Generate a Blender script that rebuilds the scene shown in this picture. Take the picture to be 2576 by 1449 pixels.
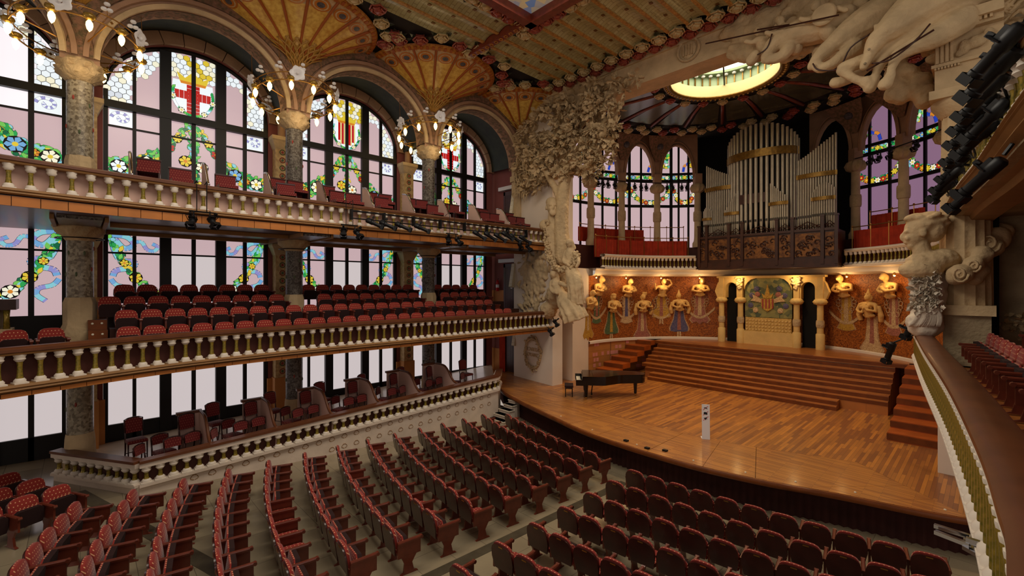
import bpy, bmesh, math, random
from mathutils import Vector, Matrix
R = random.Random(7)
PI = math.pi
for o in list(bpy.data.objects): bpy.data.objects.remove(o)
SC = bpy.context.scene
COL = SC.collection
# ---------------------------------------------------------------- camera, world, light, exposure
cd = bpy.data.cameras.new('camera'); cam = bpy.data.objects.new('camera', cd); COL.objects.link(cam)
cd.sensor_fit = 'HORIZONTAL'; cd.sensor_width = 36; cd.lens = 16.0; cd.shift_y = -0.0029; cd.clip_start = 0.05; cd.clip_end = 200
cam.location = (0, 0, 5.7); cam.rotation_euler = (PI/2, 0, math.radians(46.5))
SC.camera = cam
w = bpy.data.worlds.new('hall_ambient'); SC.world = w; w.use_nodes = True
w.node_tree.nodes['Background'].inputs[0].default_value = (1.0, 0.84, 0.70, 1)
w.node_tree.nodes['Background'].inputs[1].default_value = 0.43
SC.view_settings.view_transform = 'Standard'; SC.view_settings.look = 'None'
SC.view_settings.exposure = 0.0; SC.view_settings.gamma = 1.0; SC.view_settings.use_curve_mapping = False
SC.cycles.max_bounces = 5; SC.cycles.diffuse_bounces = 3; SC.cycles.glossy_bounces = 2
SC.cycles.transmission_bounces = 2; SC.cycles.caustics_reflective = False; SC.cycles.caustics_refractive = False
SC.cycles.sample_clamp_indirect = 4.0
def area(name, loc, sx, sy, power, col, rot=(0, 0, 0)):
    l = bpy.data.lights.new(name, 'AREA'); l.shape = 'RECTANGLE'; l.size = sx; l.size_y = sy; l.energy = power; l.color = col
    o = bpy.data.objects.new(name, l); COL.objects.link(o); o.location = loc; o.rotation_euler = rot; return o
def spot(name, loc, target, power, col, angle=60, blend=.6, r=.15):
    l = bpy.data.lights.new(name, 'SPOT'); l.energy = power; l.color = col; l.spot_size = math.radians(angle); l.spot_blend = blend; l.shadow_soft_size = r
    o = bpy.data.objects.new(name, l); COL.objects.link(o); o.location = loc
    d = Vector(target)-Vector(loc); o.rotation_euler = d.to_track_quat('-Z', 'Y').to_euler(); return o
def point(name, loc, power, col, r=.06):
    l = bpy.data.lights.new(name, 'POINT'); l.energy = power; l.color = col; l.shadow_soft_size = r
    o = bpy.data.objects.new(name, l); COL.objects.link(o); o.location = loc; return o
AX = -7.95                                   # axis of the hall
# the lantern over the apse lets daylight down on the stage; warm floods shine from above, the last an added fill
area('lantern_daylight', (AX, 20.05, 16.3), 3.0, 3.0, 190, (1.0, .93, .80))
spot('stage_flood_and_fill', (-9.5, 24.5, 14.0), (-9.5, 15.0, .75), 1500, (1.0, .68, .36), 75, .7, .35)
spot('stage_flood_and_fill', (-4.5, 19.0, 13.9), (-4.6, 16.0, .75), 1100, (1.0, .68, .36), 80, .8, .35)
spot('stage_flood_and_fill', (-12.5, 19.0, 13.9), (-12.5, 15.0, .75), 700, (1.0, .72, .42), 75, .8, .35)
spot('stage_flood_and_fill', (-8.0, 18.4, 14.0), (-8.0, 23.6, 1.8), 900, (1.0, .72, .38), 85, .8, .35)  # added fill without a fixture, brightens the choir risers
# the big stained-glass skylight of the hall ceiling (just above the frame)
area('ceiling_skylight_light', (-7.95, 4.9, 15.0), 5.6, 11.5, 1150, (1.0, .90, .74))
# daylight of the right-hand windows, behind the camera
area('right_windows_daylight', (6.5, 4.0, 8.5), 12, 9, 350, (1.0, .93, .90), (0, math.radians(90), 0))
# ---------------------------------------------------------------- helpers
def L(c):
    return tuple(((x/255.)/12.92 if x/255. <= .04045 else ((x/255.+.055)/1.055)**2.4) for x in c)
MAT = {}
def mat(name, c, rough=.6, metal=0., var=0., vs=4., c2=None, bump=0., bs=30., spec=.4, emit=0., kind='noise', coat=0.):
    m = bpy.data.materials.new(name); m.use_nodes = True; nt = m.node_tree; N = nt.nodes; b = N['Principled BSDF']
    c = L(c); b.inputs['Base Color'].default_value = (*c, 1); b.inputs['Roughness'].default_value = rough
    b.inputs['Metallic'].default_value = metal; b.inputs['Specular IOR Level'].default_value = spec
    if coat: b.inputs['Coat Weight'].default_value = coat; b.inputs['Coat Roughness'].default_value = .12
    if emit:
        b.inputs['Emission Color'].default_value = (*c, 1); b.inputs['Emission Strength'].default_value = emit
    if var or c2 or bump:
        tc = N.new('ShaderNodeTexCoord')
        if var or c2:
            if kind == 'voronoi':
                t = N.new('ShaderNodeTexVoronoi'); t.inputs['Scale'].default_value = vs; out = t.outputs['Color']
                sx = N.new('ShaderNodeSeparateColor'); nt.links.new(out, sx.inputs[0]); out = sx.outputs[0]
            else:
                t = N.new('ShaderNodeTexNoise'); t.inputs['Scale'].default_value = vs; t.inputs['Detail'].default_value = 3; out = t.outputs['Fac']
            nt.links.new(tc.outputs['Object'], t.inputs['Vector'])
            r = N.new('ShaderNodeValToRGB')
            if kind != 'voronoi': r.color_ramp.elements[0].position = .35; r.color_ramp.elements[1].position = .68
            d = L(c2) if c2 else tuple(x*(1-var) for x in c)
            r.color_ramp.elements[0].color = (*c, 1); r.color_ramp.elements[1].color = (*d, 1)
            nt.links.new(out, r.inputs[0]); nt.links.new(r.outputs[0], b.inputs['Base Color'])
            if emit: nt.links.new(r.outputs[0], b.inputs['Emission Color'])
        if bump:
            t2 = N.new('ShaderNodeTexNoise'); t2.inputs['Scale'].default_value = bs; t2.inputs['Detail'].default_value = 4
            nt.links.new(tc.outputs['Object'], t2.inputs['Vector'])
            bp = N.new('ShaderNodeBump'); bp.inputs['Strength'].default_value = bump; bp.inputs['Distance'].default_value = .08
            nt.links.new(t2.outputs['Fac'], bp.inputs['Height']); nt.links.new(bp.outputs[0], b.inputs['Normal'])
    MAT[name] = m; return m
def glow(name, c, s=1.0):
    """lit stained glass: daylight coming through it, with a faint sheen"""
    m = bpy.data.materials.new(name); m.use_nodes = True; b = m.node_tree.nodes['Principled BSDF']; c = L(c)
    b.inputs['Base Color'].default_value = (*(x*.3 for x in c), 1); b.inputs['Roughness'].default_value = .25
    b.inputs['Emission Color'].default_value = (*c, 1); b.inputs['Emission Strength'].default_value = s
    MAT[name] = m; return m
def bricks(name, c1, c2, mortar, sx, sy, rough=.5, msize=.01, off=.5, coat=0., swap='XY', bias=0., rot=0.):
    """boards, slabs or tiles too fine to build: brick pattern on object coordinates"""
    m = bpy.data.materials.new(name); m.use_nodes = True; nt = m.node_tree; N = nt.nodes; b = N['Principled BSDF']
    tc = N.new('ShaderNodeTexCoord'); mp = N.new('ShaderNodeMapping')
    mp.inputs['Rotation'].default_value = {'XY': (0, 0, rot), 'YX': (0, 0, PI/2+rot), 'XZ': (PI/2, 0, 0), 'YZ': (PI/2, 0, PI/2)}[swap]
    nt.links.new(tc.outputs['Object'], mp.inputs[0])
    t = N.new('ShaderNodeTexBrick'); t.offset = off; t.inputs['Scale'].default_value = 1
    t.inputs['Color1'].default_value = (*L(c1), 1); t.inputs['Color2'].default_value = (*L(c2), 1); t.inputs['Mortar'].default_value = (*L(mortar), 1)
    t.inputs['Brick Width'].default_value = sx; t.inputs['Row Height'].default_value = sy; t.inputs['Mortar Size'].default_value = msize; t.inputs['Bias'].default_value = bias
    nt.links.new(mp.outputs[0], t.inputs['Vector'])
    n = N.new('ShaderNodeTexNoise'); n.inputs['Scale'].default_value = 1.6; n.inputs['Detail'].default_value = 4
    nt.links.new(mp.outputs[0], n.inputs['Vector'])
    mx = N.new('ShaderNodeMix'); mx.data_type = 'RGBA'; mx.blend_type = 'MULTIPLY'; mx.inputs[0].default_value = .4
    nt.links.new(t.outputs['Color'], mx.inputs[6]); nt.links.new(n.outputs['Fac'], mx.inputs[7])
    g = N.new('ShaderNodeBrightContrast'); g.inputs['Bright'].default_value = .02; nt.links.new(mx.outputs[2], g.inputs[0])
    nt.links.new(g.outputs[0], b.inputs['Base Color']); b.inputs['Roughness'].default_value = rough
    if coat: b.inputs['Coat Weight'].default_value = coat; b.inputs['Coat Roughness'].default_value = .15
    MAT[name] = m; return m
def dotted(name, c, cdot, k=15., rad=.17, rough=.85):
    m = bpy.data.materials.new(name); m.use_nodes = True; nt = m.node_tree; N = nt.nodes; b = N['Principled BSDF']; K = nt.links.new
    tc = N.new('ShaderNodeTexCoord'); s = N.new('ShaderNodeSeparateXYZ'); K(tc.outputs['Object'], s.inputs[0])
    def math_(op, a, bb):
        n = N.new('ShaderNodeMath'); n.operation = op
        for i, q in enumerate((a, bb)):
            if q is None: continue
            if isinstance(q, (int, float)): n.inputs[i].default_value = q
            else: K(q, n.inputs[i])
        return n.outputs[0]
    v = math_('MULTIPLY', math_('ADD', s.outputs['Y'], s.outputs['Z']), k); row = math_('FLOOR', v, None)
    u = math_('ADD', math_('MULTIPLY', s.outputs['X'], k), math_('MULTIPLY', row, .5))
    fu = math_('SUBTRACT', math_('FRACT', u, None), .5); fv = math_('SUBTRACT', math_('FRACT', v, None), .5)
    d = math_('ADD', math_('MULTIPLY', fu, fu), math_('MULTIPLY', fv, fv)); f = math_('LESS_THAN', d, rad*rad)
    mx = N.new('ShaderNodeMix'); mx.data_type = 'RGBA'; K(f, mx.inputs[0]); mx.inputs[6].default_value = (*L(c), 1); mx.inputs[7].default_value = (*L(cdot), 1)
    K(mx.outputs[2], b.inputs['Base Color']); b.inputs['Roughness'].default_value = rough; b.inputs['Sheen Weight'].default_value = .2
    MAT[name] = m; return m
class MB:
    def __init__(s): s.v = []; s.f = []; s.m = []; s.k = 0
    def add(s, vs, fs):
        o = len(s.v); s.v += [tuple(p) for p in vs]; s.f += [tuple(i+o for i in f) for f in fs]; s.m += [s.k]*len(fs); return s
    def box(s, a, b):
        x0, y0, z0 = a; x1, y1, z1 = b
        return s.add([(x0,y0,z0),(x1,y0,z0),(x1,y1,z0),(x0,y1,z0),(x0,y0,z1),(x1,y0,z1),(x1,y1,z1),(x0,y1,z1)],
                     [(0,3,2,1),(4,5,6,7),(0,1,5,4),(1,2,6,5),(2,3,7,6),(3,0,4,7)])
    def bar(s, p, q, wd, ht, up=(0,0,1)):
        p = Vector(p); q = Vector(q); d = (q-p).normalized(); up = Vector(up)
        r = d.cross(up)
        if r.length < 1e-4: r = d.cross(Vector((1,0,0)))
        r.normalize(); u = r.cross(d).normalized(); r *= wd/2; u *= ht/2
        return s.add([p-r-u, p+r-u, p+r+u, p-r+u, q-r-u, q+r-u, q+r+u, q-r+u], [(0,1,2,3),(7,6,5,4),(0,4,5,1),(1,5,6,2),(2,6,7,3),(3,7,4,0)])
    def prism(s, poly, z0, z1):
        n = len(poly); vs = [(x,y,z0) for x,y in poly]+[(x,y,z1) for x,y in poly]
        return s.add(vs, [tuple(range(n))[::-1], tuple(range(n,2*n))]+[(i,(i+1)%n,n+(i+1)%n,n+i) for i in range(n)])
    def plate(s, poly3, nrm):
        """polygon in space given thickness along nrm"""
        n = len(poly3); d = Vector(nrm); a = [Vector(p) for p in poly3]
        return s.add(a+[p+d for p in a], [tuple(range(n))[::-1], tuple(range(n,2*n))]+[(i,(i+1)%n,n+(i+1)%n,n+i) for i in range(n)])
    def poly(s, p): return s.add(p, [tuple(range(len(p)))])
    def loft(s, rings, closed=True, caps=True):
        n = len(rings[0]); vs = [p for r in rings for p in r]; fs = []
        for j in range(len(rings)-1):
            for i in range(n if closed else n-1):
                a = j*n+i; b = j*n+(i+1)%n; fs.append((a, b, b+n, a+n))
        if caps and closed: fs += [tuple(range(n))[::-1], tuple(range((len(rings)-1)*n, len(rings)*n))]
        return s.add(vs, fs)
    def lathe(s, prof, n=12, c=(0,0,0), a0=0., a1=None, caps=True):
        full = a1 is None; a1 = 2*PI if full else a1; k = n if full else n+1
        rings = [[(c[0]+r*math.cos(a0+(a1-a0)*i/n), c[1]+r*math.sin(a0+(a1-a0)*i/n), c[2]+z) for i in range(k)] for r, z in prof]
        return s.loft(rings, full, caps and full)
    def tube(s, path, r, n=6, caps=True):
        P = [Vector(p) for p in path]; rr = r if isinstance(r, (list, tuple)) else [r]*len(P); rings = []; pu = None
        for i, p in enumerate(P):
            d = (P[min(i+1, len(P)-1)]-P[max(i-1, 0)]).normalized()
            if pu is None:
                pu = d.cross(Vector((0,0,1)))
                if pu.length < .05: pu = d.cross(Vector((1,0,0)))
            pu = (pu-d*pu.dot(d)).normalized(); w_ = d.cross(pu)
            rings.append([p+(pu*math.cos(2*PI*k/n)+w_*math.sin(2*PI*k/n))*rr[i] for k in range(n)])
        return s.loft(rings, True, caps)
    def ell(s, c, r, n=10, m=6, rot=None):
        c = Vector(c); r = (r,)*3 if isinstance(r, (int, float)) else r; vs = [Vector((0,0,-r[2]))]
        for j in range(1, m):
            t = -PI/2+PI*j/m
            vs += [Vector((r[0]*math.cos(t)*math.cos(2*PI*i/n), r[1]*math.cos(t)*math.sin(2*PI*i/n), r[2]*math.sin(t))) for i in range(n)]
        vs.append(Vector((0,0,r[2])))
        if rot is not None: vs = [rot@v for v in vs]
        fs = [(0, 1+(i+1)%n, 1+i) for i in range(n)]
        for j in range(m-2):
            for i in range(n): a = 1+j*n+i; b = 1+j*n+(i+1)%n; fs.append((a, b, b+n, a+n))
        t = len(vs)-1; fs += [(t, 1+(m-2)*n+i, 1+(m-2)*n+(i+1)%n) for i in range(n)]
        return s.add([c+v for v in vs], fs)
    def ring(s, c, Rr, r, n=32, k=6, rot=None, a0=0., a1=2*PI):
        c = Vector(c); full = abs(a1-a0-2*PI) < 1e-6; pts = []
        for i in range(n if full else n+1):
            a = a0+(a1-a0)*i/n; rg = []
            for j in range(k):
                b = 2*PI*j/k; v = Vector(((Rr+r*math.cos(b))*math.cos(a), (Rr+r*math.cos(b))*math.sin(a), r*math.sin(b)))
                rg.append(c+(rot@v if rot is not None else v))
            pts.append(rg)
        if full: pts.append(pts[0])
        return s.loft(pts, True, False)
    def mesh(s, name, mats, smooth=False):
        me = bpy.data.meshes.new(name); me.from_pydata(s.v, [], s.f)
        mats = mats if isinstance(mats, (list, tuple)) else [mats]
        for x in mats: me.materials.append(MAT[x] if isinstance(x, str) else x)
        if len(mats) > 1: me.polygons.foreach_set('material_index', s.m)
        if smooth:
            me.polygons.foreach_set('use_smooth', [True]*len(me.polygons)); me.update()
            if smooth is not True: me.set_sharp_from_angle(angle=math.radians(smooth))
        me.update(); return me
    def build(s, name, mats, parent=None, smooth=False, world=True):
        return obj(name, s.mesh(name, mats, smooth), parent, world=world)
def wm(o):
    if o.parent is None: return o.matrix_basis.copy()
    return wm(o.parent) @ o.matrix_parent_inverse @ o.matrix_basis
def obj(name, me, parent=None, loc=None, rz=0., world=False):
    """link a mesh; world=True: its vertices are in hall coordinates even under a placed parent"""
    o = bpy.data.objects.new(name, me); COL.objects.link(o)
    if loc is not None: o.location = loc
    if rz: o.rotation_euler = (0, 0, rz)
    if parent is not None:
        o.parent = parent
        if world: o.matrix_parent_inverse = wm(parent).inverted()
    return o
def tag(o, label=None, cat=None, group=None, kind=None):
    if label: o['label'] = label
    if cat: o['category'] = cat
    if group: o['group'] = group
    if kind: o['kind'] = kind
    return o
def thing(name, label, cat, loc=(0,0,0), rz=0., group=None):
    e = bpy.data.objects.new(name, None); COL.objects.link(e); e.empty_display_size = .1; e.location = loc; e.rotation_euler = (0, 0, rz)
    return tag(e, label, cat, group)
def struct(name, mb, mats, label, parent=None, smooth=False, cat=None):
    o = mb.build(name, mats, parent, smooth)
    if parent is None: tag(o, label, cat or name.split('_')[0], None, 'structure')
    return o
ORD = ['first','second','third','fourth','fifth','sixth','seventh','eighth','ninth','tenth','eleventh','twelfth','thirteenth','fourteenth','fifteenth','sixteenth','seventeenth','eighteenth','nineteenth','twentieth']
ORD += ['twenty-'+x for x in ORD[:9]]+['thirtieth']+['thirty-'+x for x in ORD[:9]]
def crom(pts, n=8):
    out = []; P = [Vector(p) for p in pts]
    for i in range(len(P)-1):
        a, b, c, d = P[max(i-1,0)], P[i], P[i+1], P[min(i+2, len(P)-1)]
        for k in range(n):
            t = k/n; out.append(.5*((2*b)+(c-a)*t+(2*a-5*b+4*c-d)*t*t+(3*b-3*c+d-a)*t**3))
    out.append(P[-1]); return out
def resample(path, step):
    P = [Vector(p) for p in path]; out = [(P[0], (P[1]-P[0]).normalized())]; need = step
    for a, b in zip(P, P[1:]):
        l = (b-a).length; pos = 0.
        while l-pos >= need: pos += need; out.append((a+(b-a)*(pos/l), (b-a).normalized())); need = step
        need -= l-pos
    return out
def remesh(o, vox=.04, sm=2, tex=None, strength=.05, tscale=.3):
    m = o.modifiers.new('fuse', 'REMESH'); m.mode = 'VOXEL'; m.voxel_size = vox; m.use_smooth_shade = True
    if sm: k = o.modifiers.new('soften', 'SMOOTH'); k.iterations = sm; k.factor = .6
    if tex:
        t = bpy.data.textures.new('carving', 'CLOUDS'); t.noise_scale = tscale; t.noise_depth = 3
        d = o.modifiers.new('carving', 'DISPLACE'); d.texture = t; d.strength = strength; d.mid_level = .5; d.texture_coords = 'GLOBAL'
    return o
F_PX, CXP, HYP = 1144.9, 1288., 717.; _s, _c = math.sin(math.radians(46.5)), math.cos(math.radians(46.5))
def _ray(px, py):
    u = (px-CXP)/F_PX; return u*_c-_s, u*_s+_c, -(py-HYP)/F_PX
def onX(px, py, x): d = _ray(px, py); k = x/d[0]; return Vector((x, d[1]*k, 5.7+d[2]*k))
def onY(px, py, y): d = _ray(px, py); k = y/d[1]; return Vector((d[0]*k, y, 5.7+d[2]*k))
def onZ(px, py, z): d = _ray(px, py); k = (z-5.7)/d[2]; return Vector((d[0]*k, d[1]*k, z))
# ---------------------------------------------------------------- materials
bricks('stage_boards', (214,136,40), (142,78,18), (96,52,12), 1.2, .085, .36, .003, .37, .25, 'YX', .1)
bricks('apron_boards', (214,140,46), (168,98,26), (92,54,16), .9, .06, .38, .003, .37, .3, 'XY', .1)
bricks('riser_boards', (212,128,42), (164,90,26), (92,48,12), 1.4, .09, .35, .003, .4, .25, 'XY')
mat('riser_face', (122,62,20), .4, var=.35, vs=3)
mat('red_box_wood', (176,86,30), .35, var=.25, vs=2.5, coat=.2)
bricks('marble_floor', (166,151,122), (147,132,106), (108,96,76), 1.25, .8, .22, .006, .5, .35)
mat('marble_dark', (84,76,62), .25, var=.3, vs=3)
mat('marble_white', (226,208,192), .4, var=.16, vs=2.2, bump=.05, bs=14)
mat('stone_white', (226,214,196), .7, var=.1, vs=3, bump=.15, bs=20)
mat('stone_cream', (214,186,144), .8, var=.25, vs=1.8, bump=.35, bs=9)
mat('stone_carved', (208,180,138), .85, var=.3, vs=2.5, bump=.6, bs=10)
mat('stone_grey', (176,156,124), .85, var=.3, vs=1.6, bump=.45, bs=12)
mat('plaster_white', (232,216,198), .85, var=.08, vs=.8)
mat('plaster_mauve', (140,80,76), .8, var=.12, vs=1.5)
mat('plaster_orange', (206,140,78), .75, var=.15, vs=1.2)
mat('plaster_pale', (214,178,164), .8, var=.1, vs=1.5)
mat('arch_stone', (178,140,112), .8, var=.25, vs=1.5, bump=.2, bs=12)
mat('arch_floral', (150,110,88), .8, c2=(96,84,60), vs=9, bump=.6, bs=16)
mat('vault_green', (52,56,44), .7, c2=(34,38,34), vs=2)
mat('black_frame', (16,13,14), .5)
mat('dark_wood', (66,32,22), .4, var=.35, vs=5, coat=.15)
mat('seat_wood', (112,50,34), .32, var=.3, vs=6, coat=.3)
mat('seat_shell', (64,24,20), .35, var=.35, vs=4, coat=.3)
mat('rail_wood', (106,60,34), .42, var=.25, vs=3, coat=.12)
mat('balcony_maroon', (84,40,30), .6, var=.2, vs=2)
mat('orange_tile', (196,122,58), .45, var=.25, vs=1.6)
mat('ochre_moulding', (150,108,62), .6, var=.2, vs=2)
mat('baluster_gold', (168,140,58), .25, .35, c2=(110,104,40), vs=20)
mat('baluster_white', (226,214,200), .5)
mat('brass', (190,140,70), .3, .8)
mat('gold_band', (150,112,48), .4, .6, var=.4, vs=8)
mat('chrome', (200,200,205), .15, 1.)
mat('black_metal', (20,20,23), .45, .3)
mat('black_lens', (30,32,40), .1)
mat('piano_black', (5,5,6), .14, coat=.25, spec=.3)
mat('pipe_metal', (186,174,152), .32, .45, var=.15, vs=3)
mat('pipe_mouth', (60,54,46), .5)
mat('organ_wood', (62,30,17), .4, var=.35, vs=4, coat=.1)
mat('organ_gilt', (128,82,36), .5, .2, c2=(70,36,18), vs=7)
mat('curtain_red', (196,58,26), .85, var=.3, vs=3)
mat('curtain_dark', (62,26,20), .9, var=.3, vs=3)
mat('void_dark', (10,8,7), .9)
mat('mosaic_red', (182,104,38), .5, c2=(100,44,18), vs=26, kind='voronoi')
mat('mosaic_outline', (206,170,124), .6, c2=(150,110,80), vs=24, kind='voronoi')
mat('mosaic_pale', (214,186,140), .6, c2=(170,130,90), vs=30, kind='voronoi')
mat('mosaic_green', (96,116,76), .6, c2=(60,84,60), vs=30, kind='voronoi')
mat('mosaic_blue', (62,62,104), .6, c2=(110,100,120), vs=30, kind='voronoi')
mat('mosaic_yellow', (208,166,66), .6, c2=(160,112,40), vs=30, kind='voronoi')
mat('mosaic_rose', (176,112,96), .6, c2=(130,76,60), vs=30, kind='voronoi')
mat('tapestry', (150,142,84), .7, c2=(70,84,66), vs=5, kind='voronoi')
mat('statue_clay', (226,178,104), .75, var=.2, vs=6, bump=.2, bs=25)
mat('portal_stone', (226,190,120), .75, var=.15, vs=2.5, bump=.15, bs=20)
mat('diamond_tile', (214,176,100), .7, c2=(180,140,70), vs=14)
mat('column_mosaic', (176,164,140), .22, c2=(104,90,70), vs=16, kind='voronoi', bump=.2, bs=40)
mat('column_glitter', (128,122,114), .18, .3, c2=(66,56,50), vs=22, kind='voronoi', bump=.4, bs=60)
mat('column_cream', (214,184,128), .5, c2=(176,140,92), vs=9)
mat('mosaic_flower', (150,60,50), .5)
mat('mosaic_leaf', (84,96,66), .5)
mat('ceiling_dark', (34,24,18), .8, c2=(20,14,12), vs=1.5)
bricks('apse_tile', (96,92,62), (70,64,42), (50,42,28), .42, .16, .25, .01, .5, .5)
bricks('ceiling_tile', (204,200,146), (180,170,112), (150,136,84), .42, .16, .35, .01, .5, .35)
mat('ceiling_rib', (204,152,76), .5, c2=(150,98,44), vs=12)
mat('ceiling_stud', (120,84,40), .4, .4)
mat('rose_cream', (232,208,156), .3, var=.2, vs=6, coat=.4)
mat('rose_red', (186,92,76), .3, var=.25, vs=6, coat=.4)
mat('rose_leaf', (46,54,36), .4, coat=.3)
mat('red_beam', (134,58,38), .4, var=.3, vs=6, coat=.2)
mat('fan_gold', (244,206,104), .4, c2=(214,158,68), vs=7, coat=.25)
mat('fan_pale', (226,196,150), .5, c2=(196,160,116), vs=9)
mat('fan_rim', (210,142,58), .4, c2=(160,96,38), vs=10, coat=.25)
mat('fan_rib', (168,88,36), .4)
mat('fan_lattice', (176,132,66), .45)
mat('eye_orange', (200,120,40), .4, coat=.2)
mat('eye_grey', (104,100,104), .35, c2=(70,66,74), vs=12)
mat('fabric_dark', (40,16,16), .9)
dotted('red_fabric', (138,30,18), (220,164,120), 15., .15)
dotted('red_fabric_box', (112,22,22), (180,104,80), 16., .14)
mat('sign_white', (226,224,226), .5)
mat('sign_red', (196,60,70), .6)
mat('ink_black', (22,22,26), .6)
mat('extinguisher_red', (178,20,20), .35)
mat('speaker_cream', (206,192,160), .6)
mat('lead', (34,30,30), .6)
mat('tile_pink', (214,140,130), .5)
bricks('tile_orange', (206,136,60), (190,118,48), (150,90,40), .34, .3, .5, .008, .5, .1, 'YZ')
mat('box_floor', (226,206,180), .3, var=.15, vs=2, coat=.3)
mat('ivory', (226,218,196), .5)
G = .8
glow('glass_pink', (214,184,188), G); glow('glass_white', (226,214,214), G*.95); glow('glass_lilac', (170,130,160), G*.7); glow('glass_pale', (228,236,240), G*1.3)
glow('glass_white2', (214,222,232), G*1.15)
glow('glass_bright', (246,238,242), G*1.3)
glow('glass_yellow', (236,206,60), G); glow('glass_cream', (246,242,214), G*1.15); glow('glass_green', (40,168,84), G); glow('glass_lime', (120,206,90), G)
glow('glass_deepgreen', (14,106,66), G); glow('glass_red', (196,24,20), G); glow('glass_blue', (118,176,226), G); glow('glass_sky', (140,214,226), G)
glow('glass_navy', (40,70,190), G); glow('glass_orange', (226,140,40), G); glow('glass_violet', (150,150,214), G)
mat('bulb', (255,214,130), .4, emit=7.0)
mat('opal', (226,220,216), .25, emit=.06)
mat('amber_glass', (150,118,50), .15, .3)
mat('lantern_glass', (250,246,230), .5, emit=.85)
mat('lantern_wall', (214,196,140), .6, emit=.0)
mat('lantern_green', (150,166,130), .6)
mat('skylight_glass', (240,214,150), .4, c2=(120,160,220), vs=3, kind='voronoi', emit=.14)
mat('work_lamp', (255,200,110), .4, emit=9.)
# ---------------------------------------------------------------- the shell of the hall
XW, XC, BAY, ZC = -20.4, -17.9, 5.83, 15.3
def zfloor(y): return .25-.03*y
BF1 = crom([(-12.3,-5,0),(-13.6,-1.2,0),(-14.6,1.5,0),(-15.0,4.5,0),(-14.95,10,0),(-14.95,17.0,0)], 6)
BF2 = crom([(-13.6,-5,0),(-14.65,-1.2,0),(-15.3,3,0),(-15.45,8,0),(-15.4,17.0,0)], 6)
RF1 = crom([(-1.0,-2,0),(-.25,.3,0),(.05,1.8,0),(.11,3.3,0),(.08,4.0,0),(-.03,5.4,0),(-.36,8.4,0),(-.9,12.5,0),(-1.45,17.0,0)], 6)
RF2 = crom([(1.0,3,0),(.55,6,0),(.25,8.3,0),(-.05,11,0),(-.42,13.8,0),(-.75,17.0,0)], 6)
EDGE = crom([(-20.3,17.6,0),(-18.27,16.08,0)]+[(*onZ(px_, py_, .75)[:2],0) for px_, py_ in ((1262,979),(1300,1003),(1400,1051),(1500,1094),(1700,1156),(1900,1203),(2100,1239),(2440,1304))]+[(2.,15.0,0)], 6)
ZS = .75
# floor of the stalls: sloping stone, with dark inlaid strips along the centre aisle and behind the last row
mb = MB(); mb.poly([(-20.6,-7,zfloor(-7)),(6,-7,zfloor(-7)),(6,15,zfloor(15)),(-20.6,15,zfloor(15))])
fl = struct('floor', mb, 'marble_floor', 'pale sloping stone floor under the stalls seats')
for x0, x1 in ((-7.55,-7.3),):
    mb = MB(); e = .006; mb.add([(x0,-3,zfloor(-3)+e),(x1,-3,zfloor(-3)+e),(x1,11.6,zfloor(11.6)+e),(x0,11.6,zfloor(11.6)+e)], [(0,1,2,3)]); mb.build('inlay_strip', 'marble_dark', fl)
mb = MB(); e = .006; P = [(-16.5,-.2),(-7.6,2.6),(-7.6,2.95),(-16.6,.1)]
mb.poly([(x,y,zfloor(y)+e) for x, y in P]); mb.build('inlay_strip', 'marble_dark', fl)
# stage: slab of boards with a rounded nosing, inner field of long boards, pleated skirt below
back = [(2,29),(-20.3,29)]
inner = [(-20.3,17.6),(-13.95,16.3),(-11.83,15.3),(-9.5,14.75),(-8.1,14.6),(-6.5,14.62),(-5.38,14.85),(-2.58,15.75),(-.32,13.75)]
stage = thing('stage', 'wooden concert stage with curved front edge and dark skirt', 'stage', (AX, 17, 0)); del stage['category']; stage['kind'] = 'structure'; stage['category'] = 'stage'
mb = MB(); mb.prism([(p[0],p[1]) for p in inner]+[(2,15.0),(2,29),(-20.3,29)], ZS-.1, ZS); mb.build('stage_field', 'stage_boards', stage)
EP = [Vector((p[0],p[1],0)) for p in EDGE]
IP = [Vector((*p,0)) for p in inner]
def nearest_on(path, q):
    best = None
    for a, b in zip(path, path[1:]):
        t = max(0, min(1, (q-a).dot(b-a)/max(1e-9,(b-a).length_squared))); p = a+(b-a)*t
        if best is None or (p-q).length < best[0]: best = ((p-q).length, p)
    return best[1]
MB().prism([(p.x,p.y) for p in EP[6:]]+[(2,17),(-20,17.6)], ZS-.14, ZS-.101).build('under_floor', 'void_dark', stage)
cuts = [6, 14, 20, 26, 30, 34, 38, 42, 46, 50, 54]
for i, (a, b) in enumerate(zip(cuts, cuts[1:])):
    ed = EP[a:b+1]; ia = nearest_on(IP, ed[0]) if i else IP[0]; ib = nearest_on(IP, ed[-1])
    mid = [p for p in IP if min(ia.x,ib.x)+.02 < p.x < max(ia.x,ib.x)-.02]
    poly = [(p.x,p.y) for p in ed]+[(ib.x,ib.y)]+[(p.x,p.y) for p in reversed(mid)]+[(ia.x,ia.y)]
    cx = sum(p[0] for p in poly)/len(poly); cy = sum(p[1] for p in poly)/len(poly)
    poly = [(cx+(x-cx)*.993, cy+(y-cy)*.993) for x, y in poly]
    MB().prism(poly, ZS-.1, ZS+.002).build('apron_panel', 'apron_boards', stage)
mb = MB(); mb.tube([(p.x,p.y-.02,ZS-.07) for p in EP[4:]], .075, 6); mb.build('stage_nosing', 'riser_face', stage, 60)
mb = MB(); pth = resample([(p.x,p.y+.33,0) for p in EP[6:]], .09); lo = []; hi = []
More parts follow.
